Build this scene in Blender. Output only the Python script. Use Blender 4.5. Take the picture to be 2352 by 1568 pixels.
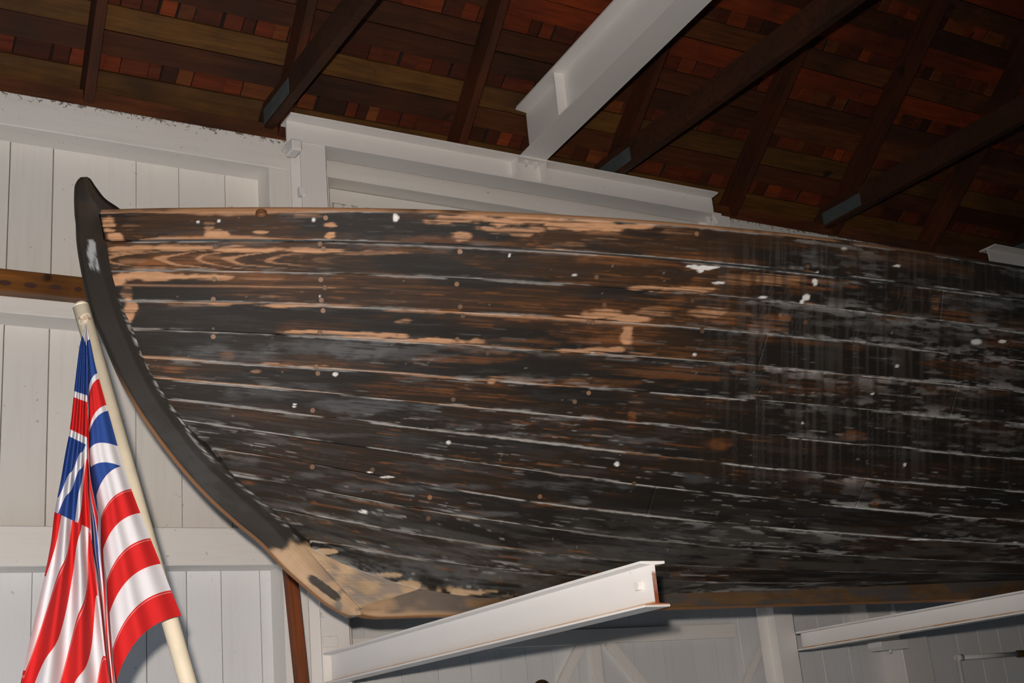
import bpy, math, random
import numpy as np
from mathutils import Matrix, Vector
random.seed(7)
SC = bpy.context.scene
COL = SC.collection
for o in list(bpy.data.objects):
    bpy.data.objects.remove(o)

# ------------------------------------------------------------------ camera
FPX = 2905.93                      # focal length in pixels of a 2352 x 1568 frame
YAW, PIT, ROL = 0.56663694, 0.31410175, -0.09604758
EYE = np.array([0.0, 0.0, 1.6])
def _cam_axes():
    cy, sy, cp, sp = math.cos(YAW), math.sin(YAW), math.cos(PIT), math.sin(PIT)
    cr, sr = math.cos(ROL), math.sin(ROL)
    f = np.array([sy*cp, cy*cp, sp]); r = np.array([cy, -sy, 0.0]); u = np.cross(r, f)
    return cr*r + sr*u, -sr*r + cr*u, f
RGT, UPV, FWD = _cam_axes()
cam_d = bpy.data.cameras.new('camera'); cam = bpy.data.objects.new('camera', cam_d); COL.objects.link(cam)
cam_d.sensor_width = 36.0; cam_d.lens = FPX/2352*36.0; cam_d.clip_start = 0.05; cam_d.clip_end = 200
M = Matrix.Identity(4)
for i in range(3):
    M[i][0], M[i][1], M[i][2], M[i][3] = RGT[i], UPV[i], -FWD[i], EYE[i]
cam.matrix_world = M
SC.camera = cam

# ------------------------------------------------------------------ light, exposure
vs = SC.view_settings
vs.view_transform = 'Standard'; vs.look = 'None'; vs.gamma = 1.0; vs.use_curve_mapping = False
vs.exposure = 0.22
w = bpy.data.worlds.new('world'); SC.world = w; w.use_nodes = True
bg = w.node_tree.nodes['Background']; bg.inputs[0].default_value = (0.55, 0.68, 0.85, 1); bg.inputs[1].default_value = 0.4
def lamp(name, kind, loc, energy, color, **kw):
    d = bpy.data.lights.new(name, kind); d.energy = energy; d.color = color
    for k, v in kw.items(): setattr(d, k, v)
    o = bpy.data.objects.new(name, d); COL.objects.link(o); o.location = loc
    return o
# flash gun on top of the camera
FLASH = lamp('camera_flash', 'SPOT', (-0.065, 0.0, 1.6+0.14), 580, (1.0, 0.875, 0.785), shadow_soft_size=0.025, spot_size=math.radians(92), spot_blend=1.0)
_aim = (860-1176)/FPX*RGT - (1120-784)/FPX*UPV + FWD
FLASH.rotation_euler = Vector(_aim).to_track_quat('-Z', 'Y').to_euler()
# low sun through the open boathouse doors behind the camera, falling on the floor
SUN = lamp('sun', 'SUN', (-2, -10, 6), 8.5, (0.80, 0.94, 1.12), angle=0.01)
SUN.rotation_euler = Vector((0.22, 1.0, -0.36)).to_track_quat('-Z', 'Y').to_euler()
# daylight of the open doorway
DAY = lamp('doorway_daylight', 'AREA', (-2.6, -3.0, 1.45), 14, (0.82, 0.93, 1.08), shape='RECTANGLE', size=3.6, size_y=2.5)
DAY.rotation_euler = (math.radians(90), 0, 0)

# ------------------------------------------------------------------ pixel helpers
def ray(px, py):
    return (px-1176)/FPX*RGT - (py-784)/FPX*UPV + FWD
def atY(px, py, Y):
    v = ray(px, py); return EYE + v*(Y/v[1])
def atX(px, py, X):
    v = ray(px, py); return EYE + v*(X/v[0])
def atZ(px, py, Z):
    v = ray(px, py); return EYE + v*((Z-1.6)/v[2])
def project(P):
    q = np.asarray(P) - EYE
    dz = q@FWD
    return 1176 + FPX*(q@RGT)/dz, 784 - FPX*(q@UPV)/dz

# ------------------------------------------------------------------ object helpers
def empty(name, loc, label=None, cat=None, group=None):
    o = bpy.data.objects.new(name, None); COL.objects.link(o); o.location = [float(c) for c in loc]
    o.empty_display_size = 0.1
    tag(o, label, cat, group)
    return o
def tag(o, label=None, cat=None, group=None, kind=None):
    if label: o['label'] = label
    if cat: o['category'] = cat
    if group: o['group'] = group
    if kind: o['kind'] = kind
    return o
def attach(o, parent):
    if parent is None: return
    o.parent = parent
    # all parents sit at an unrotated location
    loc = Vector((0, 0, 0)); p = parent
    mw = Matrix.Identity(4)
    chain = []
    while p is not None:
        chain.append(p); p = p.parent
    for p in reversed(chain):
        mw = mw @ p.matrix_parent_inverse @ p.matrix_basis
    o.matrix_parent_inverse = mw.inverted()
def link(name, mesh, mat, parent=None, mtx=None, color=None, smooth=False):
    o = bpy.data.objects.new(name, mesh); COL.objects.link(o)
    if mat and not mesh.materials: mesh.materials.append(mat)
    if mtx is not None: o.matrix_basis = mtx
    if color is not None: o.color = (*color, 1)
    if smooth: mesh.shade_smooth()
    attach(o, parent)
    return o
def mesh_of(name, verts, faces):
    me = bpy.data.meshes.new(name)
    me.from_pydata([tuple(float(c) for c in v) for v in verts], [], faces); me.update()
    return me
BOXF = [(0,3,2,1),(4,5,6,7),(0,1,5,4),(1,2,6,5),(2,3,7,6),(3,0,4,7)]
def box_mesh(name, x0, x1, y0, y1, z0, z1, bev=0.0):
    v = [(x0,y0,z0),(x1,y0,z0),(x1,y1,z0),(x0,y1,z0),(x0,y0,z1),(x1,y0,z1),(x1,y1,z1),(x0,y1,z1)]
    me = mesh_of(name, v, BOXF)
    if bev:
        import bmesh
        bm = bmesh.new(); bm.from_mesh(me)
        bmesh.ops.bevel(bm, geom=list(bm.edges), offset=bev, segments=1, profile=0.5, affect='EDGES')
        bm.to_mesh(me); bm.free()
    return me
def box(name, x0, x1, y0, y1, z0, z1, mat, parent=None, bev=0.0, color=None):
    return link(name, box_mesh(name, min(x0,x1), max(x0,x1), min(y0,y1), max(y0,y1), min(z0,z1), max(z0,z1), bev), mat, parent, color=color)
def prism(name, poly, y0, y1, mat, parent=None, color=None):
    """poly of (x, z) extruded between two depths"""
    n = len(poly)
    v = [(p[0], y0, p[1]) for p in poly] + [(p[0], y1, p[1]) for p in poly]
    a = sum(poly[i][0]*poly[(i+1)%n][1]-poly[(i+1)%n][0]*poly[i][1] for i in range(n))
    f = [tuple(range(n)), tuple(reversed(range(n, 2*n)))] + [(i, i+n, (i+1)%n+n, (i+1)%n) for i in range(n)]
    if a < 0: f = [tuple(reversed(t)) for t in f]
    return link(name, mesh_of(name, v, f), mat, parent, color=color)
def frame_mtx(p0, p1, up=(0,0,1)):
    """x along p0->p1, z near up, origin p0"""
    x = Vector([float(c) for c in (np.asarray(p1)-np.asarray(p0))]); L = x.length; x.normalize()
    u = Vector(up); y = u.cross(x).normalized(); z = x.cross(y)
    m = Matrix.Identity(4)
    for i in range(3):
        m[i][0], m[i][1], m[i][2], m[i][3] = x[i], y[i], z[i], float(p0[i])
    return m, L
def bar(name, p0, p1, wy, wz, mat, parent=None, up=(0,0,1), color=None, bev=0.0, off=(0,0)):
    m, L = frame_mtx(p0, p1, up)
    me = box_mesh(name, 0, L, off[0]-wy/2, off[0]+wy/2, off[1]-wz/2, off[1]+wz/2, bev)
    return link(name, me, mat, parent, m, color)
def ibeam_mesh(name, L, H, W, tf, tw, chamfer=0.0):
    """I section, x along, bottom at z=0, web centred on y=0; flange tips slightly thinner than the root"""
    t2 = tf*0.7
    prof = [(-W/2,0),(W/2,0),(W/2,t2),(tw/2,tf),(tw/2,H-tf),(W/2,H-t2),(W/2,H),(-W/2,H),(-W/2,H-t2),(-tw/2,H-tf),(-tw/2,tf),(-W/2,t2)]
    n = len(prof)
    v = [(0,a,b) for a,b in prof]
    for a, b in prof:
        v.append((L - (chamfer if abs(a) > W*0.4 else 0), a, b))
    f = [(i, (i+1)%n, (i+1)%n+n, i+n) for i in range(n)]
    f = [tuple(reversed(t)) for t in f]
    f += [(0,1,2,3,10,11),(3,4,9,10),(4,5,6,7,8,9)]
    f += [tuple(reversed([i+n for i in t])) for t in [(0,1,2,3,10,11),(3,4,9,10),(4,5,6,7,8,9)]]
    return mesh_of(name, v, f)
def ibeam(name, p0, p1, H, W, tf, tw, mat, parent=None, up=(0,0,1), chamfer=0.0):
    m, L = frame_mtx(p0, p1, up)
    return link(name, ibeam_mesh(name, L, H, W, tf, tw, chamfer), mat, parent, m)
def cyl_mesh(name, r0, r1, L, n=20, cap=True):
    v = []; f = []
    for k, (r, x) in enumerate(((r0,0),(r1,L))):
        for i in range(n):
            a = 2*math.pi*i/n; v.append((x, r*math.cos(a), r*math.sin(a)))
    for i in range(n):
        j = (i+1) % n; f.append((i, j, j+n, i+n))
    if cap: f += [tuple(reversed(range(n))), tuple(range(n, 2*n))]
    f = [tuple(reversed(t)) for t in f]
    return mesh_of(name, v, f)
def cyl(name, p0, p1, r, mat, parent=None, n=20, r1=None, smooth=True, color=None):
    m, L = frame_mtx(p0, p1, (0,0,1) if abs((np.asarray(p1)-np.asarray(p0))[2]) < 0.9*np.linalg.norm(np.asarray(p1)-np.asarray(p0)) else (0,1,0))
    me = cyl_mesh(name, r, r if r1 is None else r1, L, n)
    o = link(name, me, mat, parent, m, color)
    if smooth and n > 8:
        for p in me.polygons: p.use_smooth = len(p.vertices) == 4
    return o
def grid_mesh(name, P, paint=None, uv=None, flip=False, smooth=True):
    n, m = P.shape[:2]
    me = bpy.data.meshes.new(name)
    me.vertices.add(n*m); me.vertices.foreach_set('co', P.reshape(-1).astype(np.float32))
    i = np.arange(n*m).reshape(n, m)
    q = np.stack([i[:-1,:-1], i[1:,:-1], i[1:,1:], i[:-1,1:]], -1).reshape(-1, 4)
    if flip: q = q[:, ::-1]
    nq = len(q)
    me.loops.add(nq*4); me.loops.foreach_set('vertex_index', q.reshape(-1).astype(np.int32))
    me.polygons.add(nq); me.polygons.foreach_set('loop_start', np.arange(0, nq*4, 4, dtype=np.int32))
    if uv is not None:
        l = me.uv_layers.new(name='uv'); l.data.foreach_set('uv', uv.reshape(-1, 2)[q.reshape(-1)].reshape(-1).astype(np.float32))
    if paint is not None:
        a = me.color_attributes.new('paint', 'FLOAT_COLOR', 'POINT')
        c = np.ones((n*m, 4), np.float32); c[:, :paint.shape[-1]] = paint.reshape(n*m, -1)
        a.data.foreach_set('color', c.reshape(-1))
    me.update(calc_edges=True); me.validate()
    if smooth: me.shade_smooth()
    return me

# ------------------------------------------------------------------ materials
def new_mat(name):
    m = bpy.data.materials.new(name); m.use_nodes = True
    nt = m.node_tree
    return m, nt, nt.nodes['Principled BSDF']
def N(nt, kind, **kw):
    n = nt.nodes.new(kind)
    for k, v in kw.items():
        if k.startswith('i_'):
            key = k[2:]; n.inputs[int(key) if key.isdigit() else key].default_value = v
        else: setattr(n, k, v)
    return n
def mixc(nt, fac, a, b, blend='MIX'):
    n = N(nt, 'ShaderNodeMix', data_type='RGBA', blend_type=blend)
    for s, v in ((0, fac), (6, a), (7, b)):
        if hasattr(v, 'is_linked') or hasattr(v, 'links'): nt.links.new(v, n.inputs[s])
        elif s == 0: n.inputs[0].default_value = v
        else: n.inputs[s].default_value = (*v, 1) if len(v) == 3 else v
    return n.outputs[2]
def noise(nt, vec, scale, detail=4, rough=0.55, dist=0.0):
    n = N(nt, 'ShaderNodeTexNoise'); n.inputs['Scale'].default_value = scale; n.inputs['Detail'].default_value = detail
    n.inputs['Roughness'].default_value = rough; n.inputs['Distortion'].default_value = dist
    if vec is not None: nt.links.new(vec, n.inputs['Vector'])
    return n.outputs['Fac']
def ramp(nt, fac, stops):
    n = N(nt, 'ShaderNodeValToRGB'); nt.links.new(fac, n.inputs[0])
    els = n.color_ramp.elements
    while len(els) < len(stops): els.new(0.5)
    for e, (p, c) in zip(els, stops):
        e.position = p; e.color = (c, c, c, 1) if not hasattr(c, '__len__') else (*c, 1)
    return n.outputs[0]
def mapping(nt, vec, scale):
    n = N(nt, 'ShaderNodeMapping'); n.inputs['Scale'].default_value = scale; nt.links.new(vec, n.inputs[0]); return n.outputs[0]
def coords(nt, which='Object'):
    return N(nt, 'ShaderNodeTexCoord').outputs[which]
def bump(nt, bsdf, h, strength, dist=0.01):
    b = N(nt, 'ShaderNodeBump'); b.inputs['Strength'].default_value = strength; b.inputs['Distance'].default_value = dist
    nt.links.new(h, b.inputs['Height']); nt.links.new(b.outputs[0], bsdf.inputs['Normal'])
def geo_pos(nt): return N(nt, 'ShaderNodeNewGeometry').outputs['Position']

def white_wood(name, base=(0.70,0.68,0.64), grain=(14,14,0.9)):
    m, nt, b = new_mat(name)
    pos = geo_pos(nt)
    g = noise(nt, mapping(nt, pos, grain), 3.0, 5, 0.6)
    st = noise(nt, pos, 1.3, 5, 0.6)
    c = mixc(nt, ramp(nt, st, [(0.35, 0.0), (0.75, 0.35)]), base, tuple(x*y for x, y in zip(base, (0.88,0.85,0.80))))
    spk = noise(nt, pos, 34, 2, 0.5)
    c = mixc(nt, ramp(nt, spk, [(0.73, 0.0), (0.78, 0.6)]), c, (0.28,0.24,0.19))
    c = mixc(nt, ramp(nt, g, [(0.3, 0.18), (0.5, 0.0)]), c, (0.5,0.46,0.40))
    oi = N(nt, 'ShaderNodeObjectInfo').outputs['Color']
    c = mixc(nt, 1.0, c, oi, 'MULTIPLY')
    nt.links.new(c, b.inputs['Base Color']); b.inputs['Roughness'].default_value = 0.55
    bump(nt, b, g, 0.25, 0.004)
    return m
MW = white_wood('white_painted_boards')
MWH = white_wood('white_painted_rails', (0.71,0.69,0.65), (0.9,14,14))

def white_steel(name):
    m, nt, b = new_mat(name)
    pos = geo_pos(nt)
    n1 = noise(nt, pos, 2.2, 4, 0.55)
    c = mixc(nt, ramp(nt, n1, [(0.35, 0.0), (0.7, 0.3)]), (0.74,0.72,0.69), (0.64,0.61,0.57))
    n2 = noise(nt, pos, 46, 3, 0.6)
    c = mixc(nt, ramp(nt, n2, [(0.70, 0.0), (0.76, 0.55)]), c, (0.33,0.24,0.15))
    nt.links.new(c, b.inputs['Base Color']); b.inputs['Roughness'].default_value = 0.42
    bump(nt, b, n1, 0.05, 0.01)
    return m
MS = white_steel('white_painted_steel')

def rusty_bracket(H, tf, tw, L):
    """white painted steel; rust along the lower root of the web and on the sawn end of the web"""
    m, nt, b = new_mat('white_bracket_steel')
    oc = coords(nt); sx = N(nt, 'ShaderNodeSeparateXYZ'); nt.links.new(oc, sx.inputs[0])
    pos = geo_pos(nt)
    n1 = noise(nt, pos, 3.0, 4, 0.55)
    c = mixc(nt, ramp(nt, n1, [(0.35, 0.0), (0.7, 0.22)]), (0.78,0.77,0.75), (0.68,0.66,0.62))
    n2 = noise(nt, pos, 40, 3, 0.6)
    c = mixc(nt, ramp(nt, n2, [(0.72, 0.0), (0.78, 0.5)]), c, (0.30,0.25,0.19))
    def band(out, lo, hi, soft):
        a = N(nt, 'ShaderNodeMapRange', clamp=True); nt.links.new(out, a.inputs[0])
        a.inputs[1].default_value = lo-soft; a.inputs[2].default_value = lo
        d = N(nt, 'ShaderNodeMapRange', clamp=True); nt.links.new(out, d.inputs[0])
        d.inputs[1].default_value = hi+soft; d.inputs[2].default_value = hi
        mm = N(nt, 'ShaderNodeMath', operation='MULTIPLY'); nt.links.new(a.outputs[0], mm.inputs[0]); nt.links.new(d.outputs[0], mm.inputs[1])
        return mm.outputs[0]
    def mul(a, bb):
        mm = N(nt, 'ShaderNodeMath', operation='MULTIPLY'); nt.links.new(a, mm.inputs[0])
        if hasattr(bb, 'links'): nt.links.new(bb, mm.inputs[1])
        else: mm.inputs[1].default_value = bb
        return mm.outputs[0]
    rn = noise(nt, pos, 9, 4, 0.6)
    line = mul(band(sx.outputs[2], tf*0.75, tf+0.0035, 0.003), ramp(nt, rn, [(0.3, 0.35), (0.6, 0.95)]))
    c = mixc(nt, line, c, (0.50,0.27,0.10))
    endm = mul(band(sx.outputs[0], L-0.0015, L+0.02, 0.001), band(sx.outputs[2], tf, H*0.72, 0.01))
    c = mixc(nt, mul(endm, ramp(nt, rn, [(0.3, 0.6), (0.5, 1.0)])), c, (0.22,0.06,0.025))
    nt.links.new(c, b.inputs['Base Color']); b.inputs['Roughness'].default_value = 0.38
    return m

def old_wood(name, rough=0.7, gs=(1.2,16,16)):
    m, nt, b = new_mat(name)
    oc = coords(nt); oi = N(nt, 'ShaderNodeObjectInfo')
    addv = N(nt, 'ShaderNodeVectorMath', operation='ADD'); nt.links.new(oc, addv.inputs[0])
    rv = N(nt, 'ShaderNodeMath', operation='MULTIPLY', i_1=37.0); nt.links.new(oi.outputs['Random'], rv.inputs[0])
    nt.links.new(rv.outputs[0], addv.inputs[1])
    v = addv.outputs[0]
    g = noise(nt, mapping(nt, v, gs), 2.5, 6, 0.65, 0.6)
    blot = noise(nt, v, 2.2, 4, 0.55)
    c = mixc(nt, ramp(nt, g, [(0.3, 0.0), (0.7, 1.0)]), (0.62,0.55,0.5), (1.35,1.3,1.25))
    c = mixc(nt, 1.0, c, oi.outputs['Color'], 'MULTIPLY')
    c = mixc(nt, ramp(nt, blot, [(0.42, 0.0), (0.72, 0.75)]), c, (0.018,0.010,0.006))
    kn = noise(nt, v, 7.0, 1, 0.4)
    c = mixc(nt, ramp(nt, kn, [(0.74, 0.0), (0.79, 0.8)]), c, (0.012,0.006,0.004))
    nt.links.new(c, b.inputs['Base Color']); b.inputs['Roughness'].default_value = rough
    b.inputs['Specular IOR Level'].default_value = 0.25
    bump(nt, b, g, 0.35, 0.006)
    return m
MR = old_wood('old_roof_wood')
MT = old_wood('varnished_timber', 0.45, (1.0,12,12))

def plain(name, col, rough=0.5, metal=0.0, nscale=20, namt=0.25):
    m, nt, b = new_mat(name)
    n1 = noise(nt, geo_pos(nt), nscale, 4, 0.6)
    c = mixc(nt, ramp(nt, n1, [(0.35, 0.0), (0.7, 1.0)]), col, tuple(x*(1-namt) for x in col))
    nt.links.new(c, b.inputs['Base Color']); b.inputs['Roughness'].default_value = rough; b.inputs['Metallic'].default_value = metal
    return m
MPLATE = plain('galvanised_plate', (0.10,0.13,0.13), 0.5, 0.3)
MFLOOR = plain('concrete_floor', (0.52,0.54,0.56), 0.7, 0, 3, 0.12)
MDARK = plain('dark_backing', (0.012,0.009,0.007), 0.9)
MBRASS = plain('dark_brass', (0.16,0.10,0.035), 0.3, 0.8)
MWALL = plain('plain_white_wall', (0.6,0.59,0.57), 0.7, 0, 2, 0.1)
MRUSTPOLE = old_wood('rust_brown_wood', 0.6, (0.8,20,20))

# ------------------------------------------------------------------ the room
F_Y = 5.10          # front face of the wall framing
B_Y = 5.25          # face of the wall boards
ZP = 1.6 + 2.875    # top of the white header
fl = box('floor', -5, 11, -12, 5.6, -0.1, 0, MFLOOR); tag(fl, 'pale concrete boathouse floor', 'floor', kind='structure')
wall = box('wall_back', -5, 11, 5.285, 5.36, 0, ZP+0.02, MDARK); tag(wall, 'white boarded wall behind the boat', 'wall', kind='structure')
for nm, a in (('wall_left', (-5.1,-5,-3.3,5.36)), ('wall_right', (11,11.1,-3.3,5.36))):
    o = box(nm, a[0], a[1], a[2], a[3], 0, ZP+0.6, MWALL); tag(o, 'plain white end wall of the boathouse, %s side' % nm[5:], 'wall', kind='structure')
# front wall with the wide open doorway
wf = empty('wall_front', (0,-3.25,0)); tag(wf, 'front wall with the wide open doorway', 'wall', kind='structure')
box('wall_panel', -5, -4.6, -3.35, -3.25, 0, ZP+0.2, MWALL, wf); box('wall_panel', -0.6, 11, -3.35, -3.25, 0, ZP+0.2, MWALL, wf)
box('wall_lintel', -4.6, -0.6, -3.35, -3.25, 2.75, ZP+0.2, MWALL, wf)

# wall boards: seams from the photograph, one pixel each on the board plane
seams = [-5.0]
xs = [atY(20,450,B_Y)[0], atY(122,450,B_Y)[0], atY(313,450,B_Y)[0], atY(412,450,B_Y)[0]]
low = [atY(430,1450,B_Y)[0], atY(511,1450,B_Y)[0]]
x = xs[0]
left = []
while x > -4.8:
    x -= random.uniform(0.2, 0.34); left.append(x)
seams = sorted(left) + xs
x = xs[-1]
while x < 10.9:
    x += random.uniform(0.19, 0.29); seams.append(x)
ZRAIL = atY(100,1255,B_Y)[2]
for a, c in zip(seams[:-1], seams[1:]):
    g = random.choice((0.0008, 0.0015, 0.003))
    t = random.uniform(0.93, 1.03)
    dy = random.uniform(0, 0.003)
    box('wall_board', a+g, c-g, B_Y+dy, B_Y+0.03, ZRAIL, ZP-0.02, MW, wall, bev=0.002, color=(t,t*random.uniform(0.985,1),t*random.uniform(0.96,1)))
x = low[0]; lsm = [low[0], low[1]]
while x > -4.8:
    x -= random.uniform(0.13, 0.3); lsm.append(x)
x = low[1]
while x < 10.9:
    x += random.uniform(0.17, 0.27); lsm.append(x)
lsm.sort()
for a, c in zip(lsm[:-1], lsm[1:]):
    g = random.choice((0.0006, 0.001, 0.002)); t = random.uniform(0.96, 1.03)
    box('wall_board', a+g, c-g, B_Y+random.uniform(0,0.003), B_Y+0.03, 0, ZRAIL-0.004, MW, wall, bev=0.002, color=(t*0.955,t*1.0,t*1.07))  # bluish cast of the low daylight is put into these boards' colour

# framing of the wall
z = lambda px, py, Y=F_Y: atY(px, py, Y)[2]
def trim(n, x0, x1, z0, z1, label, y0=F_Y, y1=B_Y+0.01, mat=MWH, color=(1,1,1), bev=0.004):
    o = box('trim_%d' % n, x0, x1, y0, y1, z0, z1, mat, bev=bev, color=color); tag(o, label, 'beam', kind='structure'); return o
zh0 = z(300, 332); xp0, xp1 = atY(620,450,F_Y)[0], atY(704,450,F_Y)[0]
def cobweb_header():
    m = white_wood('white_header_with_cobwebs', (0.71,0.69,0.65), (0.9,14,14)); nt = m.node_tree; b = nt.nodes['Principled BSDF']
    src = b.inputs['Base Color'].links[0].from_socket
    pos = geo_pos(nt); sp_ = N(nt, 'ShaderNodeSeparateXYZ'); nt.links.new(pos, sp_.inputs[0])
    mr = N(nt, 'ShaderNodeMapRange', clamp=True); nt.links.new(sp_.outputs[2], mr.inputs[0])
    mr.inputs[1].default_value = ZP-0.055; mr.inputs[2].default_value = ZP; mr.inputs[3].default_value = 0.0; mr.inputs[4].default_value = 0.23
    n1 = noise(nt, pos, 42, 4, 0.6, 1.2)
    ad = N(nt, 'ShaderNodeMath', operation='ADD'); nt.links.new(n1, ad.inputs[0]); nt.links.new(mr.outputs[0], ad.inputs[1])
    nt.links.new(mixc(nt, ramp(nt, ad.outputs[0], [(0.70, 0.0), (0.76, 0.85)]), src, (0.10,0.07,0.05)), b.inputs['Base Color'])
    return m
trim(1, -5, 11, zh0, ZP, 'long white header beam along the top of the wall', mat=cobweb_header())
trim(2, xp0, xp1+0.12, 0.0, zh0, 'white wall post behind the left steel column', mat=MW)
g1a, g1b = z(100,1207), z(100,1300)
trim(3, -5, xp0, g1b, g1a, 'white horizontal rail low on the wall behind the flag')
g2a, g2b = z(0,625), z(0,716)
trim(4, -5, xp0, g2b, g2a, 'white rail under the brown timber beside the bow')
# unpainted plate above the header
pl = box('trim_5', -5, 11, F_Y+0.02, B_Y, ZP, ZP+0.085, MR, color=(0.10,0.032,0.010)); tag(pl, 'dark red-brown unpainted plate on top of the white header', 'beam', kind='structure')

# ------------------------------------------------------------------ roof
DV = np.array([-0.07250715, -0.79606218, 0.60085582])
US = np.array([0, DV[1], DV[2]]); US /= np.linalg.norm(US)
NR = np.array([0, -US[2]*-1, 0.0]); NR = np.array([0, US[2], -US[1]])     # up and outward
A0 = atY(205,225,F_Y); A0 = np.array([0, A0[1], A0[2]])
def roof(X, u, off=0.0): return A0 + np.array([X,0,0]) + US*u + NR*off
def roof_hit(px, py, off):
    v = ray(px, py); t = (NR@(A0-EYE)+off)/(NR@v); P = EYE+v*t
    return P[0], (P-A0)@US
RD = 0.14                                            # rafter depth
RIDGE_U = 5.2
ceil_v = [tuple(roof(-5.1,-0.3,RD+0.10)), tuple(roof(11.1,-0.3,RD+0.10)), tuple(roof(11.1,RIDGE_U,RD+0.10)), tuple(roof(-5.1,RIDGE_U,RD+0.10)),
          (-5.1,-3.5,ZP+0.25), (11.1,-3.5,ZP+0.25)]
ceiling = link('ceiling', mesh_of('ceiling', ceil_v, [(0,1,2,3),(3,2,5,4)]), MDARK); tag(ceiling, 'underside of the shingled boathouse roof', 'roof', kind='structure')
# rows of skip sheathing measured up the slope on the rafter plane, moved to the board plane
u0 = [0.02,0.13, 0.215,0.327,0.437, 0.517,0.618,0.725]
def to_off(u):
    P = roof(1.9, u, 0); px, py = project(P); return roof_hit(px, py, RD)[1]
OLIVE, DARK, RED, BROWN = (0.105,0.048,0.010), (0.06,0.019,0.006), (0.21,0.036,0.007), (0.085,0.028,0.008)
b0 = to_off(0.215); per = to_off(0.517)-to_off(0.215); bw = (to_off(0.437)-to_off(0.215))/2
rows = []
k = -1
while b0+k*per < RIDGE_U-0.3:
    rows += [(b0+k*per, b0+k*per+bw-0.004, 2*k), (b0+k*per+bw, b0+k*per+2*bw, 2*k+1)]; k += 1
pal = {-2:DARK, -1:OLIVE, 0:DARK, 1:OLIVE, 2:RED, 3:DARK, 4:BROWN, 5:BROWN, 6:RED, 7:DARK, 8:BROWN, 9:RED}
def slab_mesh(name, L, Wd, T): return box_mesh(name, 0, L, 0, Wd, 0, T)
def roof_mtx(X, u, off):
    P = roof(X, u, off); m = Matrix.Identity(4)
    ax = (np.array([1,0,0]), US, NR)
    for i in range(3):
        m[i][0], m[i][1], m[i][2], m[i][3] = ax[0][i], ax[1][i], ax[2][i], P[i]
    return m
raf_x = [0.2283140,0.4008309,0.5908973,0.7799602,0.9585249,1.1179446]
raf_x = [r*F_Y for r in raf_x]
raf_x = [raf_x[0]-0.92*i for i in range(6,0,-1)] + raf_x + [raf_x[-1]+0.9*i for i in range(1,6)]
for u_a, u_b, kk in rows:
    cuts = [-5.1]
    x = -5.1
    j0 = random.randint(0, 3)
    js = raf_x[j0::4] if random.random() < 0.5 else raf_x[j0::3]
    cuts += [r - 0.0725*u_a for r in js if -4.5 < r < 10.6] + [11.1]
    for a, c in zip(cuts[:-1], cuts[1:]):
        base = pal.get(kk, random.choice((BROWN, DARK, OLIVE, RED)))
        if kk > 1 and random.random() < 0.3: base = random.choice((RED, BROWN, DARK))
        t = random.uniform(0.75, 1.2)
        me = slab_mesh('sheathing_board', c-a-0.004, u_b-u_a, 0.02)
        link('sheathing_board', me, MR, ceiling, roof_mtx(a, u_a+random.uniform(-0.004,0.004), RD), tuple(q*t for q in base))
# shingles showing in the gaps
gaps = []
for k2 in range(len(rows)//2-1):
    gaps.append((rows[2*k2+1][1], rows[2*k2+2][0]))
sh_meshes = {}
cand = []
for gi, (ga, gb) in enumerate(gaps):
    x = -1.5 + random.random()*0.1
    while x < 9.5:
        wd = random.choice((0.055,0.07,0.07,0.085,0.085,0.1,0.125,0.15))
        P = roof(x+wd/2, (ga+gb)/2, RD+0.03); px, py = project(P)
        dist = np.linalg.norm(P-EYE)
        vis = -30 < px < 2380 and -30 < py < 640
        cand.append((0 if vis else 1, dist, x, wd, ga, gb)); x += wd + random.choice((0.002,0.003,0.005,0.012))
cand.sort(key=lambda c: (c[0], c[1]))
SHC = [(0.14,0.026,0.006),(0.10,0.02,0.005),(0.17,0.032,0.007),(0.07,0.015,0.004),(0.14,0.04,0.009)]
stuff_v, stuff_f = [], []
for i, (vis, d, x, wd, ga, gb) in enumerate(cand):
    L = gb-ga+0.09
    key = round(wd, 4)
    if key not in sh_meshes: sh_meshes[key] = box_mesh('shingle', -wd/2, wd/2, 0, L, 0, 0.009, 0.002)
    rot = random.uniform(-0.05, 0.05); dz = random.uniform(0, 0.006)
    mt = roof_mtx(x+wd/2, ga-0.045, RD+0.024+dz) @ Matrix.Rotation(rot, 4, 'Z')
    if i < 300:
        c = random.choice(SHC); t = random.uniform(0.6, 1.25)
        link('shingle', sh_meshes[key], MR, ceiling, mt, tuple(q*t for q in c))
    else:
        n0 = len(stuff_v)
        for vx in sh_meshes[key].vertices: stuff_v.append(tuple(mt @ vx.co))
        stuff_f += [tuple(n0+q for q in p.vertices) for p in sh_meshes[key].polygons]
so = link('shingle_field', mesh_of('shingle_field', stuff_v, stuff_f), MR, ceiling, color=(0.12,0.032,0.010)); so['kind'] = 'stuff'

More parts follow.
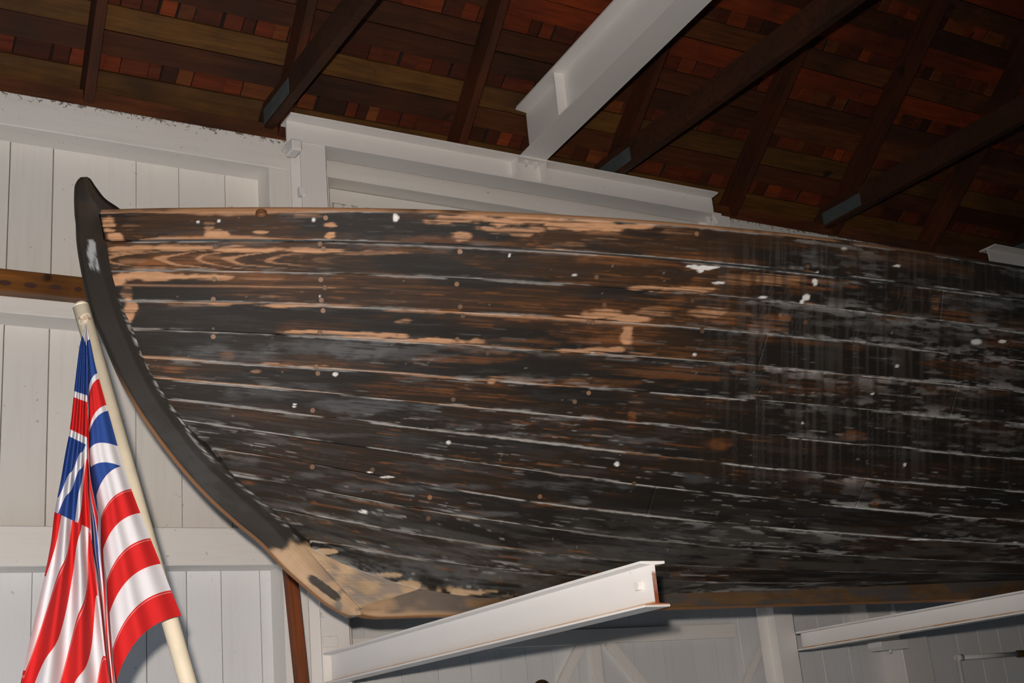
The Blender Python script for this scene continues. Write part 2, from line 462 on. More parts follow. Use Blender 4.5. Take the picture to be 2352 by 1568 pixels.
# rafters and trusses
def rafter(name, X, parent=None, tone=1.0):
    p0 = A0 + np.array([X,0,0]) - DV*0.12; p1 = A0 + np.array([X,0,0]) + DV*5.3
    m, L = frame_mtx(p0, p1, tuple(NR))
    me = box_mesh(name, 0, L, -0.022, 0.022, 0.0, RD-0.001)
    return link(name, me, MR, parent, m, tuple(q*tone for q in (0.07,0.020,0.0065)))
names_r = {6:'leftmost bare roof rafter above the white header', 8:'bare roof rafter between the left truss and the white hoist beam', 10:'bare roof rafter rising from the right end of the white wall beam'}
truss_lab = {7:'roof truss whose chord starts at the left end of the white wall beam', 9:'roof truss just right of the white hoist beam', 11:'roof truss with a grey nail plate above the middle of the gunwale'}
for i, X in enumerate(raf_x):
    if X < -2.5 or X > 9.5: continue
    if i % 2 == 0:
        o = rafter('rafter', X, None, random.uniform(0.8,1.1))
        tag(o, names_r.get(i, 'bare roof rafter beyond the %s edge of the picture, number %s from it' % ('left' if i < 6 else 'right', {4:'one',2:'two',12:'one',14:'two'}.get(i,'three'))), 'rafter', 'plain rafters between the trusses')
    else:
        t = empty('roof_truss', (X, F_Y, ZP), truss_lab.get(i, 'roof truss beyond the %s edge of the picture, number %s from it' % ('left' if i < 7 else 'right', {5:'one',3:'two',13:'one',15:'two'}.get(i,'three'))), 'roof truss', 'roof trusses')
        rafter('rafter', X+0.025, t, 0.8)
        box('bottom_chord', X-0.062, X-0.018, -3.25, F_Y+0.1, A0[2]+0.018, A0[2]+0.155, MR, t, color=(0.048,0.018,0.008))
        box('nail_plate', X-0.0645, X-0.0622, F_Y-0.30, F_Y+0.02, A0[2]+0.035, A0[2]+0.115, MPLATE, t)
        # webs of the truss, higher up
        pk = np.array([X-0.04, 2.9, A0[2]+0.125]); 
        bar('truss_web', pk, np.array([X-0.04, 2.2, A0[2]+1.95]), 0.04, 0.09, MR, t, color=(0.055,0.02,0.008))

# ------------------------------------------------------------------ steel frames along the wall
BY0, BW = 4.93, 0.13                                   # wall beam: front flange edge, flange width
bz1 = (atY(665,251,BY0)[2]+atY(1200,356,BY0)[2]+atY(1655,447,BY0)[2])/3
bz0 = (atY(741,333,BY0)[2]+atY(1200,414,BY0)[2])/2
BH = bz1-bz0
bx0, bx1 = atY(668,262,BY0)[0], atY(1652,460,BY0)[0]
def steel_frame(x0, x1, c0, c1, label):
    t = empty('steel_frame', (c0, BY0+BW/2, 0), label, 'steel frame', 'white steel frames along the wall')
    ibeam('beam', (x0, BY0+BW/2, bz0), (x1, BY0+BW/2, bz1-BH), BH, BW, 0.014, 0.012, MS, t)
    for cx in (c0, c1):
        # column: flange faces the room, web behind it
        m = Matrix.Identity(4)
        me = ibeam_mesh('column', bz0, 0.13, 0.125, 0.013, 0.011)
        m = Matrix(((0,-1,0,cx),(0,0,1,BY0+0.005),(-1,0,0,bz0),(0,0,0,1)))
        me.transform(Matrix.Identity(4))
        link('column', me, MS, t, m)
    return t
c0 = atY(716,420,BY0)[0]; c1 = atY(1664,515,BY0)[0]-0.01
sf = steel_frame(bx0, bx1, c0+0.015, c1, 'white steel frame with long beam over the wall door, behind the boat')
# stiffeners under the hoist beam, gussets and clips on the frame
for px in (1192, 1256):
    X = atY(px, 390, BY0)[0]; box('stiffener', X-0.006, X+0.006, BY0+0.006, BY0+BW/2, bz0+0.014, bz1-0.014, MS, sf)
for px in (1212, 1234):
    P = atY(px, 366, BY0)
    prism('weld_gusset', [(P[0]-0.014,bz1-0.016),(P[0]+0.014,bz1-0.016),(P[0],bz1-0.05)], BY0+0.01, BY0+0.03, MS, sf)
for px in (1630, 1645):
    P = atY(px, 505, BY0); prism('weld_gusset', [(P[0]-0.013,P[2]+0.02),(P[0]+0.013,P[2]+0.02),(P[0]+0.005,P[2]-0.02)], BY0-0.004, BY0+0.02, MS, sf)
P = atY(683, 333, BY0-0.02); box('beam_clamp', P[0]-0.028, P[0]+0.02, BY0-0.03, BY0+0.06, P[2]-0.028, P[2]+0.026, MS, sf, bev=0.006)
P = atY(691, 441, BY0+0.02); box('clip_plate', P[0]-0.014, P[0]+0.018, BY0-0.002, BY0+0.03, P[2]-0.02, P[2]+0.02, MS, sf, bev=0.002)
P = atY(742, 1412, BY0); cyl('bolt', (P[0],BY0+0.006,P[2]), (P[0],BY0-0.012,P[2]), 0.012, MS, sf, n=6)
P = atY(760, 1486, BY0); box('root_plate', P[0]-0.035, P[0]+0.03, BY0-0.007, BY0+0.004, P[2]+0.0, P[2]+0.045, MS, sf, bev=0.002)
# next frame to the right
x20 = atY(2290,582,BY0)[0]; 
steel_frame(x20, x20+2.6, x20+0.08, x20+2.5, 'white steel beam end showing above the gunwale at the right edge')

# hoist beam running out over the room on top of the wall beam
hb_d = -ray(-300,1864); hb_d[2] = 0; hb_d /= np.linalg.norm(hb_d)
pl_, pr_ = atY(1200,350,BY0), atY(1253,354,BY0)
HBW = 0.155
hz = bz1
pc = np.array([(pl_[0]+pr_[0])/2+0.002, BY0+0.03, hz])
hb = empty('hoist_beam', pc, 'white steel hoist beam crossing under the dark roof', 'steel beam')
HBH = 0.285
ibeam('beam', pc - hb_d*0.0, pc + hb_d*7.6, HBH, HBW, 0.015, 0.011, MS, hb)
perp = np.array([-hb_d[1], hb_d[0], 0]); 
if perp[0] > 0: perp = -perp
ps = pc + hb_d*0.42
m, L = frame_mtx(ps, ps+hb_d, (0,0,1))
sgn = 1 if (m.to_3x3() @ Vector((0,1,0))).dot(Vector(perp)) > 0 else -1
link('stiffener', box_mesh('stiffener', -0.006, 0.006, min(0.004*sgn,0.060*sgn), max(0.004*sgn,0.060*sgn), 0.014, HBH-0.014), MS, hb, m)

# ------------------------------------------------------------------ boat brackets
BRKZ = atY(790,1553,BY0)[2]-0.026
def bracket(rootpx, tip_y, label, H=0.122):
    P = atY(rootpx[0], rootpx[1], BY0)
    X, z0 = P[0], BRKZ+0.122-H
    W, tf, tw = 0.082, 0.010, 0.012
    L = BY0 - tip_y
    t = empty('boat_bracket', (X, BY0, z0), label, 'bracket', 'white steel brackets carrying the boat')
    m, _ = frame_mtx((X, BY0-0.0005, z0), (X, tip_y, z0))
    link('beam', ibeam_mesh('beam', L, H, W, tf, tw, 0.0), rusty_bracket(H, tf, tw, L), t, m)
    for bx in (-1, 1):
        cyl('bolt', (X, tip_y+0.055, z0+H*0.52), (X+bx*0.024, tip_y+0.055, z0+H*0.52), 0.0125, MS, t, n=6)
    return t, X, z0, H
XB = atY(752,1548,BY0)
tipy = atX(1518,1385,XB[0]+0.0)[1]

br, BRX, BRZ, BRH = bracket((766,1553), 2.74, 'white steel bracket with a bolt near its tip, under the bow')
br2, BR2X, BR2Z, _ = bracket((1846,1488), 2.72, 'white steel bracket running out of the picture at lower right', 0.092)

# ------------------------------------------------------------------ numpy noise for the worn paint
_rng = np.random.RandomState(3)
_TAB = _rng.rand(256, 256)
def vn(x, y):
    xi = np.floor(x).astype(int); yi = np.floor(y).astype(int)
    fx = x-xi; fy = y-yi; fx = fx*fx*(3-2*fx); fy = fy*fy*(3-2*fy)
    a = _TAB[xi & 255, yi & 255]; b = _TAB[(xi+1) & 255, yi & 255]
    c = _TAB[xi & 255, (yi+1) & 255]; d = _TAB[(xi+1) & 255, (yi+1) & 255]
    return (a*(1-fx)+b*fx)*(1-fy) + (c*(1-fx)+d*fx)*fy
def fbm(x, y, o=4, r=0.55):
    s = 0; a = 1; t = 0
    for i in range(o):
        s = s + a*vn(x*2**i+17.3*i, y*2**i+9.1*i); t += a; a *= r
    return s/t
def sst(a, b, x):
    t = np.clip((x-a)/(b-a), 0, 1); return t*t*(3-2*t)

# ------------------------------------------------------------------ the boat: lines read off the photograph
YB = 3.83
SEAM = {0:[(232,492),(400,490),(600,487),(850,487),(950,491),(1150,497),(1250,504),(1450,513),(1550,524),(1750,537),(1850,553),(2050,574),(2152,592),(2352,622)],
1:[(243,555),(400,553),(600,554),(850,558),(950,564),(1150,571),(1250,578),(1450,588),(1550,601),(1750,617),(1850,630),(2050,648),(2152,664),(2352,690)],
2:[(253,620),(400,621),(600,622),(850,630),(950,635),(1150,643),(1250,651),(1450,662),(1550,673),(1750,688),(1850,702),(2050,720),(2152,736),(2352,764)],
3:[(272,690),(400,692),(600,696),(850,705),(950,711),(1150,721),(1250,728),(1450,739),(1550,749),(1750,763),(1850,777),(2050,796),(2152,807),(2352,831)],
4:[(303,755),(400,758),(600,766),(850,780),(950,786),(1150,797),(1250,806),(1450,818),(1550,828),(1750,840),(1850,852),(2050,869),(2152,877),(2352,900)],
5:[(326,822),(400,828),(600,839),(850,853),(950,862),(1150,873),(1250,884),(1450,896),(1550,906),(1750,921),(1850,930),(2050,945),(2152,955),(2352,976)],
6:[(350,868),(400,873),(600,890),(850,912),(950,922),(1150,939),(1250,950),(1450,966),(1550,982),(1750,997),(1850,1008),(2050,1027),(2152,1036),(2352,1055)],
7:[(379,914),(400,917),(600,940),(850,967),(950,983),(1150,1002),(1250,1018),(1450,1038),(1550,1052),(1750,1072),(1850,1084),(2050,1102),(2152,1115),(2352,1129)],
8:[(417,965),(600,993),(850,1027),(950,1046),(1150,1071),(1250,1085),(1450,1110),(1550,1122),(1750,1143),(1850,1155),(2050,1172),(2152,1182),(2352,1195)],
9:[(489,1029),(600,1046),(850,1086),(950,1109),(1150,1138),(1250,1155),(1450,1178),(1550,1191),(1750,1209),(1850,1217),(2050,1231),(2152,1240),(2352,1250)],
10:[(532,1090),(600,1100),(850,1147),(950,1167),(1150,1197),(1250,1213),(1450,1237),(1550,1248),(1750,1263),(1850,1270),(2050,1282),(2152,1287),(2352,1293)],
11:[(612,1165),(850,1205),(950,1228),(1150,1255),(1250,1268),(1450,1288),(1550,1297),(1750,1307),(1850,1310),(2152,1316),(2352,1317)],
12:[(717,1240),(850,1263),(950,1281),(1150,1307),(1250,1317),(1450,1330),(1550,1334),(1750,1338),(1850,1338),(2152,1334),(2352,1329)],
13:[(719,1262),(839,1315),(931,1345),(962,1354),(1100,1376),(1250,1378),(1550,1366),(1750,1358),(1850,1352),(2152,1340),(2352,1332)]}
NS = 13
XM = 5.2                                             # midship, the hull is a double-ender
X0K = np.array([atY(*SEAM[k][0], YB-0.04)[0] for k in range(NS+1)])
def hfun(X, kf):
    """half breadth of the hull at length X on (fractional) seam kf"""
    kf = np.asarray(kf, float); X = np.asarray(X, float)
    v = 1-kf/NS; x0 = np.interp(kf, np.arange(NS+1), X0K)
    d = np.maximum(0, X-x0); L = 1.25+2.6*(1-v)**1.2
    e = 1.9+0.6*np.clip(d/3, 0, 1)
    return 0.04 + 1.0*(1-(1-v)**e)*(1-np.exp(-d/L))**(1+0.35*(1-v))
ZFIT = []
for k in range(NS+1):
    X_, Z_ = [], []
    for px, py in SEAM[k]:
        v = ray(px, py); t = YB/v[1]
        for _ in range(80):
            t = 0.5*t + 0.5*(YB-float(hfun(v[0]*t, k)))/v[1]
        P = EYE+v*t; X_.append(P[0]); Z_.append(P[2])
    X_ = np.array(X_); Z_ = np.array(Z_); s = ((XM-X_)/(XM-X0K[k]))**2
    deg = 5 if k < 12 else 6
    wt = np.ones(len(s)); wt[0] = 3
    A = np.stack([s**i for i in range(deg)], 1)
    c = np.linalg.lstsq(A*wt[:,None], Z_*wt, rcond=None)[0]
    ZFIT.append((c, X0K[k]))
def zseam(k, X):
    c, x0 = ZFIT[k]; s = np.clip((XM-X)/(XM-x0), -1.0, 1.0)**2
    return sum(ci*s**i for i, ci in enumerate(c))

# ---- worn paint, evaluated per vertex. px, py: where the point stands in the photograph's frame;
# e_t, e_b: metres to the upper and lower edge of the plank; u: metres along it
KBLK, KBRN, KORG, KTAN, KGRY, KWHT = [np.array(c) for c in ((0.0125,0.0110,0.0092),(0.036,0.0185,0.0085),(0.20,0.078,0.024),(0.43,0.235,0.125),(0.115,0.122,0.128),(0.62,0.62,0.60))]
TANB = [ # worn bare wood: px, py, rx, ry, strength
 (250,515,18,28,.9),(262,545,22,10,1),(300,520,30,12,.5),(500,535,30,14,.9),(595,532,22,7,.9),(755,517,16,6,1),(760,540,18,8,1),(480,515,14,14,.6),(700,497,60,5,.6),
 (1050,505,110,12,.85),(1200,505,120,14,1),(1330,515,110,14,1),(1180,530,90,14,.7),(1060,545,28,14,.8),(1420,520,90,10,.8),(1380,540,60,20,.5),(1560,530,60,8,.5),(1320,560,60,6,.6),
 (300,570,70,12,.85),(420,568,90,9,.8),(560,572,110,9,.8),(720,575,90,8,.75),(860,580,120,6,.6),(300,600,50,14,.5),(480,590,60,12,.45),
 (270,640,24,16,1),(360,634,110,11,1),(480,637,70,9,.8),(600,640,60,5,.5),(640,676,60,9,.6),(560,676,25,6,.4),(290,675,18,16,.6),
 (296,720,16,38,1),(305,705,14,16,1),(420,700,60,6,.5),(500,700,40,5,.6),(680,701,90,7,.8),(790,703,60,7,.7),(860,693,90,10,.5),(960,690,60,16,.35),
 (690,762,80,5,1),(850,772,110,8,1),(1000,783,120,6,1),(760,765,80,5,.9),(940,716,70,6,.7),(930,738,26,6,.8),(1010,716,50,5,.6),
 (1380,720,60,12,.9),(1440,732,50,9,.9),(1330,728,60,6,.8),(1500,716,60,12,.6),(1640,716,40,14,.7),(1610,715,30,22,.6),(1700,722,50,12,.45),
 (1440,770,18,26,.9),(1370,803,60,9,.9),(1320,806,60,5,.8),(1440,800,30,14,.45),(1280,790,50,10,.3),
 (1480,660,70,7,.85),(1570,668,90,9,.9),(1690,640,70,18,.55),(1800,640,80,22,.6),(1760,680,60,8,.4),(1860,700,26,8,.6),
 (720,842,45,8,.8),(620,836,26,5,.7),(590,853,16,5,.6),(1160,868,60,6,.75),(1250,872,110,5,.6),(1130,874,14,7,.8),
 (1450,520,220,5,.5),(1800,560,120,3,.4),(2000,588,130,3,.4),(1460,812,50,4,.7),(1760,770,12,22,.35),(2150,690,12,26,.5),(1620,640,30,5,.5)]
ORB = [(345,612,45,12,1),(1540,700,40,16,.7),(1660,730,50,16,.8),(1760,745,40,22,.8),(1800,735,16,14,1),(420,600,120,20,.6),(560,640,100,20,.4),(1100,820,90,14,.5),(1560,860,130,22,.5),(1400,770,110,25,.6),(1150,790,120,12,.5),(700,840,80,10,.5),
 (1500,595,200,18,.5),(1000,560,200,15,.4),(1800,650,200,20,.6),(1000,830,70,14,.5),(400,850,26,12,.7),(520,815,26,12,.7),(1300,880,140,8,.5),(560,1110,40,5,.8),(1360,960,14,10,.6),(1450,958,10,14,.9),(1650,1020,30,14,.6),(1960,1105,40,5,.7),(2010,1150,10,18,.8),(1960,1000,30,10,.6),(1010,895,40,4,.6),(860,1100,40,5,.5),(1250,1160,40,6,.6),(1300,1170,30,4,.7),(2050,730,60,12,.5),(2200,720,60,18,.5)]
GRB = [(520,812,110,26,.7),(700,800,110,24,.7),(830,800,90,26,1),(960,810,90,18,.6),(640,900,130,16,.5),(830,935,110,22,.8),(950,945,80,20,.8),(1100,975,90,10,.6),(480,870,60,12,.4),(940,870,70,12,.6),
 (420,975,30,22,.8),(470,1000,60,14,.6),(600,1015,70,10,.5),(480,1040,40,14,.8),(560,1060,40,10,.6),(540,1150,40,18,.7),(740,1090,60,10,.7),(900,1000,70,12,.5),(820,1120,70,12,.6),(880,1180,120,18,.4),(640,1160,70,10,.5),
 (1000,1070,120,12,.4),(1350,1120,110,12,.6),(1220,1110,60,8,.5),(1000,1120,100,9,.7),(1100,1180,110,9,.7),(1330,1145,26,16,1),(1600,1100,60,12,.5),(1750,690,50,10,.6),(2190,690,30,22,.8),(2280,700,80,18,.6),(2000,740,120,8,.9),(2100,735,70,14,.7),(2250,760,110,14,.7),(1960,590,40,14,.5),(1860,580,20,14,.6),(2050,610,40,6,.4),(2240,785,24,10,.8),(2050,825,26,12,.6),
 (700,1000,200,6,.5),(1180,1000,110,6,.6),(1450,1010,120,8,.7),(1250,960,60,6,.4),(950,1310,160,30,.8),(1100,1330,120,24,.8),(1000,1270,220,20,.4),(1250,1280,160,30,.45),(1450,1270,130,26,.45),(1600,1230,160,20,.35),(1850,1250,160,20,.25)]
TANLOW = [(745,1266,26,8,1),(860,1322,70,9,.9),(930,1342,50,9,.9),(990,1350,60,9,.7),(1050,1360,90,9,.7),(1140,1370,90,7,.5)]
WHB = [(908,500,7,10,1),(770,860,7,6,1),(1615,615,26,6,1),(1590,611,14,3,1),(1640,613,14,3,1),(1610,622,7,5,1),(1872,646,5,9,1),(1877,627,4,4,1),(1852,682,9,8,1),(1843,693,6,6,1),(1170,586,3,5,1),(1056,580,4,4,.9),(677,928,5,2,1),(676,933,4,2,1),(835,1176,11,4,1),(1030,1017,6,5,.7),(1417,1066,6,6,.9),(2302,784,9,4,.9),
 (2245,785,14,7,.6),(1595,815,5,3,1),(1843,972,3,3,1),(2005,905,4,3,.8),(2078,1067,3,4,.9),(2110,1239,26,2,.9),(2332,1245,6,2,.9),(1650,650,18,3,.8),(1750,683,11,3,.8),(2060,840,6,4,.6),(1320,632,6,3,.6),(1940,570,10,4,.5),(2060,611,9,3,.7),(890,1095,18,2.5,.9),(850,1084,7,2,.9),(502,507,4,4,.7),(455,510,4,4,.6),(720,505,5,5,.7),(735,680,3,3,.6),(1360,810,4,3,.5),(490,772,4,4,.7)]
def blobs(lst, px, py, wx, wy):
    out = np.zeros_like(px)
    for x, y, rx, ry, s in lst:
        m = (np.abs(px-x) < rx*2.2) & (np.abs(py-y) < ry*2.4)
        if not m.any(): continue
        d = np.sqrt(((px[m]+wx[m]*rx*1.1-x)/rx)**2 + ((py[m]+wy[m]*ry*1.3-y)/ry)**2)
        out[m] = np.maximum(out[m], s*sst(1.35, 0.55, d))
    return out
def worn(px, py, u, e_t, e_b, k):
    U = u + k*7.7
    W = e_t
    n_lo = fbm(U*2.2+3, W*9+k*5, 4)
    grain = fbm(U*3.2+11, W*190+k*31, 3, 0.6)
    grain2 = fbm(U*7.0+1, W*330+k*13, 3, 0.6)
    fine = fbm(U*60, W*160, 3)
    med = fbm(U*16+5, W*40+k*3, 4)
    wx = fbm(px*0.03, py*0.05+7, 3)-0.5; wy = fbm(px*0.02+9, py*0.08+3, 3)-0.5
    up = np.clip((1000-py)/450, 0, 1)                         # the upper strakes kept more brown
    c = KBLK + (KBRN-KBLK)*np.clip(sst(0.42, 0.62, n_lo)*(0.35+0.75*up) + (grain-0.5)*0.5, 0, 1)[...,None]
    def over(c, m, col): return c + (col-c)*np.clip(m, 0, 1)[...,None]
    # orange grain streaks
    reg = (0.35*np.exp(-((py-790)/170)**2) + 0.10*up + 0.05)
    st = sst(0.60, 0.74, grain*0.6+grain2*0.4 + 0.10*(n_lo-0.5) + reg*0.22)
    c = over(c, st*np.clip(reg*1.5, 0, 0.55)*sst(0.45,0.6,n_lo), KORG*0.6)
    ob = blobs(ORB, px, py, wx, wy)
    c = over(c, ob*sst(0.40, 0.62, grain*0.7+med*0.3+ob*0.10)*0.9, KORG)
    # thin grey rubbed paint
    gb = blobs(GRB, px, py, wx, wy)*0.8
    gn = sst(0.42, 0.66, med*0.55+grain2*0.45 + gb*0.12)
    c = over(c, gb*gn*0.8, KGRY)
    gl = sst(0.56, 0.72, fbm(U*5+40, W*60+k*9, 4))*0.16*np.clip(1-up*0.7, 0, 1)
    c = over(c, gl, KGRY*0.62)
    # tan: worn through to bare wood
    tb = blobs(TANB, px, py, wx, wy)
    streak = 0.45*grain+0.3*fbm(U*9+2, W*120+k*7, 4)+0.25*grain2
    tm = sst(0.22, 0.78, tb*0.80*sst(0.22, 0.62, streak) + 0.35*tb*(tb-0.35))
    # flat-sawn figure near the bow on the second strake
    if k == 1:
        q_ = (e_t-0.058)/0.030
        fig = np.sin(6.28*(U*9.0 - 1.4*q_*q_*np.sign(np.sin(U*3.1)+1.6) + 0.8*(n_lo-0.5)*4))
        tm = np.maximum(tm, 0.75*sst(0.55, 0.95, fig)*sst(820, 560, px)*sst(0.25, 0.5, streak)*sst(0.1,0.5,1.3-np.abs(q_)))
    c = over(c, tm, KTAN*(0.72+0.55*grain)[...,None])
    # edges rubbed bare
    ea = 0.016*sst(0.50, 0.78, fbm(U*1.6+k*3.1, np.full_like(U, k*2.7), 3))*(0.25+up)
    eb = 0.016*sst(0.48, 0.75, fbm(U*1.5+k*5.3+50, np.full_like(U, k*1.9+20), 3))*(0.25+up)
    left = sst(1750, 1250, px)
    me_ = np.maximum(sst(1.0, 0.5, e_t/(ea*(0.5+med)+1e-4)), sst(1.0, 0.5, e_b/(eb*(0.5+med)+1e-4)))*left
    c = over(c, me_*0.8, KTAN*(0.65+0.5*grain)[...,None])
    # the scuffed forefoot
    tl = blobs(TANLOW, px, py, wx, wy)
    c = over(c, sst(0.30, 0.55, tl*0.6+(med-0.5)*0.9)*sst(0, 0.2, tl), np.array([0.40,0.28,0.17])*(0.7+0.5*med)[...,None])
    # old white paint and putty along the seams
    low = np.clip((py-720)/300, 0, 1)
    rgt = sst(1500, 1950, px)
    amt = np.clip(0.35 + 0.5*low + 0.35*rgt, 0, 1)
    brk = fbm(U*5.5+k*2.2, np.full_like(U, k*0.7+3), 4)
    l1 = sst(0.0062, 0.0022, np.minimum(e_t, e_b+0.0005)+0.003*(fbm(U*40,U*0+k,2)-0.5))*sst(0.42, 0.56, brk)
    if k >= 10: l1 = l1*(1-0.75*sst(900, 1500, px))
    c = over(c, l1*(0.25+0.65*amt), KWHT*0.75)
    if k == 2: c = over(c, np.exp(-((py-656-(px-400)*0.012)/1.6)**2)*sst(950, 700, px)*sst(0.35, 0.5, brk)*0.7, KTAN)
    c = over(c, 0.42*sst(1130, 1260, py)*sst(0.40, 0.62, fbm(U*6+3, W*30+k*4, 4)), np.array([0.085,0.082,0.072]))
    sm = np.exp(-np.minimum(e_t, e_b)/(0.010+0.018*np.clip(rgt+low*0.4,0,1)))*sst(0.55, 0.69, fbm(U*12+k*4, W*75+k*6, 4)+0.05*rgt)
    patch = sst(0.46, 0.62, fbm(U*1.7+k*9, np.full_like(U, k*1.1), 3))
    c = over(c, sm*patch*amt*0.75, KWHT*0.62)
    fk = fbm(U*9+k*11+0.6*wx, W*210+k*5, 4, 0.6); fk2 = fbm(U*7+k*3+60+0.6*wy, W*170+k*8, 4, 0.6)
    fp = sst(0.48, 0.66, fbm(U*2.3+k*6, W*14+k*2, 3))
    c = over(c, sst(0.66, 0.76, fk)*fp*(0.10+0.6*low), KWHT*0.45)
    c = over(c, sst(0.66, 0.76, fk2)*sst(0.45,0.6,n_lo)*0.55*(1-0.5*rgt), KORG)
    # runs of dirty water down the side
    dreg = sst(1560, 1740, px+60*wx)*sst(1150, 1080, py)*sst(520, 600, py)*(0.55+0.45*sst(2250, 2000, px))
    dr = sst(0.52, 0.66, vn(px*0.13, py*0.0025+k)*0.55+vn(px*0.31+50, py*0.004)*0.45)
    dk = sst(0.55, 0.75, vn(px*0.10+90, py*0.002+k*3))
    fade = 0.45+0.55*np.exp(-e_t/0.06)
    c = over(c, dreg*dk*0.5, np.array([0.016,0.011,0.008]))
    c = over(c, dreg*dr*fade*0.42, np.array([0.085,0.078,0.070]))
    # odd splashes
    wb = blobs(WHB, px, py, wx*0.7, wy*0.7)
    c = over(c, sst(0.2, 0.75, wb), KWHT*1.08)
    sp = sst(0.90, 0.93, fbm(px*0.12+70, py*0.11+10, 2, 0.4))
    c = over(c, sp*0.35*sst(0.4,0.6,med), KWHT*0.6)
    return np.clip(c*(0.86+0.28*fine)[...,None], 0, 1)

def boat_mat(name, rough, spec=0.2, gs=(3.0,160,1)):
    m, nt, b = new_mat(name)
    a = N(nt, 'ShaderNodeVertexColor', layer_name='paint').outputs['Color']
    uvn = N(nt, 'ShaderNodeUVMap', uv_map='uv').outputs[0]
    g = noise(nt, mapping(nt, uvn, gs), 2.0, 6, 0.65, 0.3)
    c = mixc(nt, ramp(nt, g, [(0.25, 0.0), (0.75, 1.0)]), (0.8,0.8,0.8), (1.18,1.17,1.15))
    c = mixc(nt, 1.0, a, c, 'MULTIPLY')
    nt.links.new(c, b.inputs['Base Color']); b.inputs['Roughness'].default_value = rough
    b.inputs['Specular IOR Level'].default_value = spec
    bump(nt, b, g, 0.30, 0.004)
    return m
MHULL = boat_mat('weathered_black_planks', 0.55)
MSTEM = boat_mat('weathered_stem', 0.55, 0.2)

boat = empty('boat', (1.72, YB, 2.02), 'old dark double-ended wooden boat with worn carvel planks, resting on white brackets', 'boat')
TH = 0.022
def plank_grid(k, Xa, Xb, nx, nw, side=-1, proud=0.0, start_rabbet=True, frame_px=True):
    """outer skin of strake k between lengths; Xa None = from the rabbet of the stem"""
    wv = np.concatenate([[0.005, 0.022, 0.045], np.linspace(0.08, 0.92, nw), [0.955, 0.978, 0.995]])
    kf = k + wv
    x0 = np.interp(kf, np.arange(NS+1), X0K) if Xa is None else np.full_like(wv, Xa)
    if frame_px:
        xx = np.linspace(x0.mean(), Xb, 400); zz = zseam(k, xx); yy = YB-hfun(xx, k+0.5)
        pxs = project(np.stack([xx, yy, zz], -1))[0]
        s = (np.interp(np.linspace(pxs[0], pxs[-1], nx), pxs, xx)-xx[0])/(xx[-1]-xx[0])
    else: s = np.linspace(0, 1, nx)
    ends = np.array([0.0, 0.004/(Xb-x0.mean())])
    s = np.concatenate([ends, s[1:-1], [1-ends[1], 1.0]])
    X = x0[None,:] + s[:,None]*(Xb-x0)[None,:]
    Z = zseam(k, X)*(1-wv) + zseam(k+1, X)*wv
    H = hfun(X, kf[None,:]) + proud
    P = np.stack([X, YB+side*H, Z], -1)
    return P, wv, s
def finish_plank(name, P, wv, k, paint, mat, thick=TH, flip=False):
    """adds rounded edges and returns a mesh whose rim turns inwards"""
    du = np.gradient(P, axis=0); dw = np.gradient(P, axis=1)
    nrm = np.cross(du, dw); nrm /= np.linalg.norm(nrm, axis=-1, keepdims=True)+1e-9
    if (nrm[...,1].mean() > 0) != flip: nrm = -nrm
    Q = P.copy()
    e = 0.0012
    Q[:,0] -= nrm[:,0]*e; Q[:,-1] -= nrm[:,-1]*e; Q[0] -= nrm[0]*e*0.6; Q[-1] -= nrm[-1]*e*0.6
    def pad(A, top, bot, l, r):
        B = np.concatenate([top[:,None], A, bot[:,None]], 1); return np.concatenate([l(B)[None], B, r(B)[None]], 0)
    rimT = Q[:,0]-nrm[:,0]*thick; rimB = Q[:,-1]-nrm[:,-1]*thick
    B = np.concatenate([rimT[:,None], Q, rimB[:,None]], 1)
    nb = np.concatenate([nrm[:,:1]*0, nrm, nrm[:,-1:]*0], 1)
    G = np.concatenate([(B[0]-nb[0]*thick)[None], B, (B[-1]-nb[-1]*thick)[None]], 0)
    pc = np.concatenate([paint[:,:1], paint, paint[:,-1:]], 1); pc = np.concatenate([pc[:1], pc, pc[-1:]], 0)
    seg = np.linalg.norm(np.diff(P[:, P.shape[1]//2], axis=0), axis=-1); u = np.concatenate([[0], np.cumsum(seg)])
    wd = np.linalg.norm(P[:,-1]-P[:,0], axis=-1)
    UV = np.zeros(G.shape[:2]+(2,)); UV[1:-1,1:-1,0] = u[:,None]+k*3.3
    UV[1:-1,1:-1,1] = wv[None,:]*wd[:,None]+k*1.7
    UV[:,0] = UV[:,1]; UV[:,-1] = UV[:,-2]; UV[0] = UV[1]; UV[-1] = UV[-2]
    return grid_mesh(name, G, pc, UV, flip=not flip)
def plank_paint(P, wv, k, u_off=0.0):
    wd = np.linalg.norm(P[:,-1]-P[:,0], axis=-1)[:,None]
    u = P[...,0]
    px, py = project(P)
    return worn(px, py, u, wv[None,:]*wd, (1-wv[None,:])*wd, k)
def x_at_px(k, px):
    xx = np.linspace(X0K[k], XM, 500); pp = project(np.stack([xx, YB-hfun(xx, k+0.5), 0.5*(zseam(k,xx)+zseam(k+1,xx))], -1))[0]
    return float(np.interp(px, pp, xx))
JOINT = {1:[2163], 3:[1752], 4:[2192], 7:[1979], 8:[1496]}
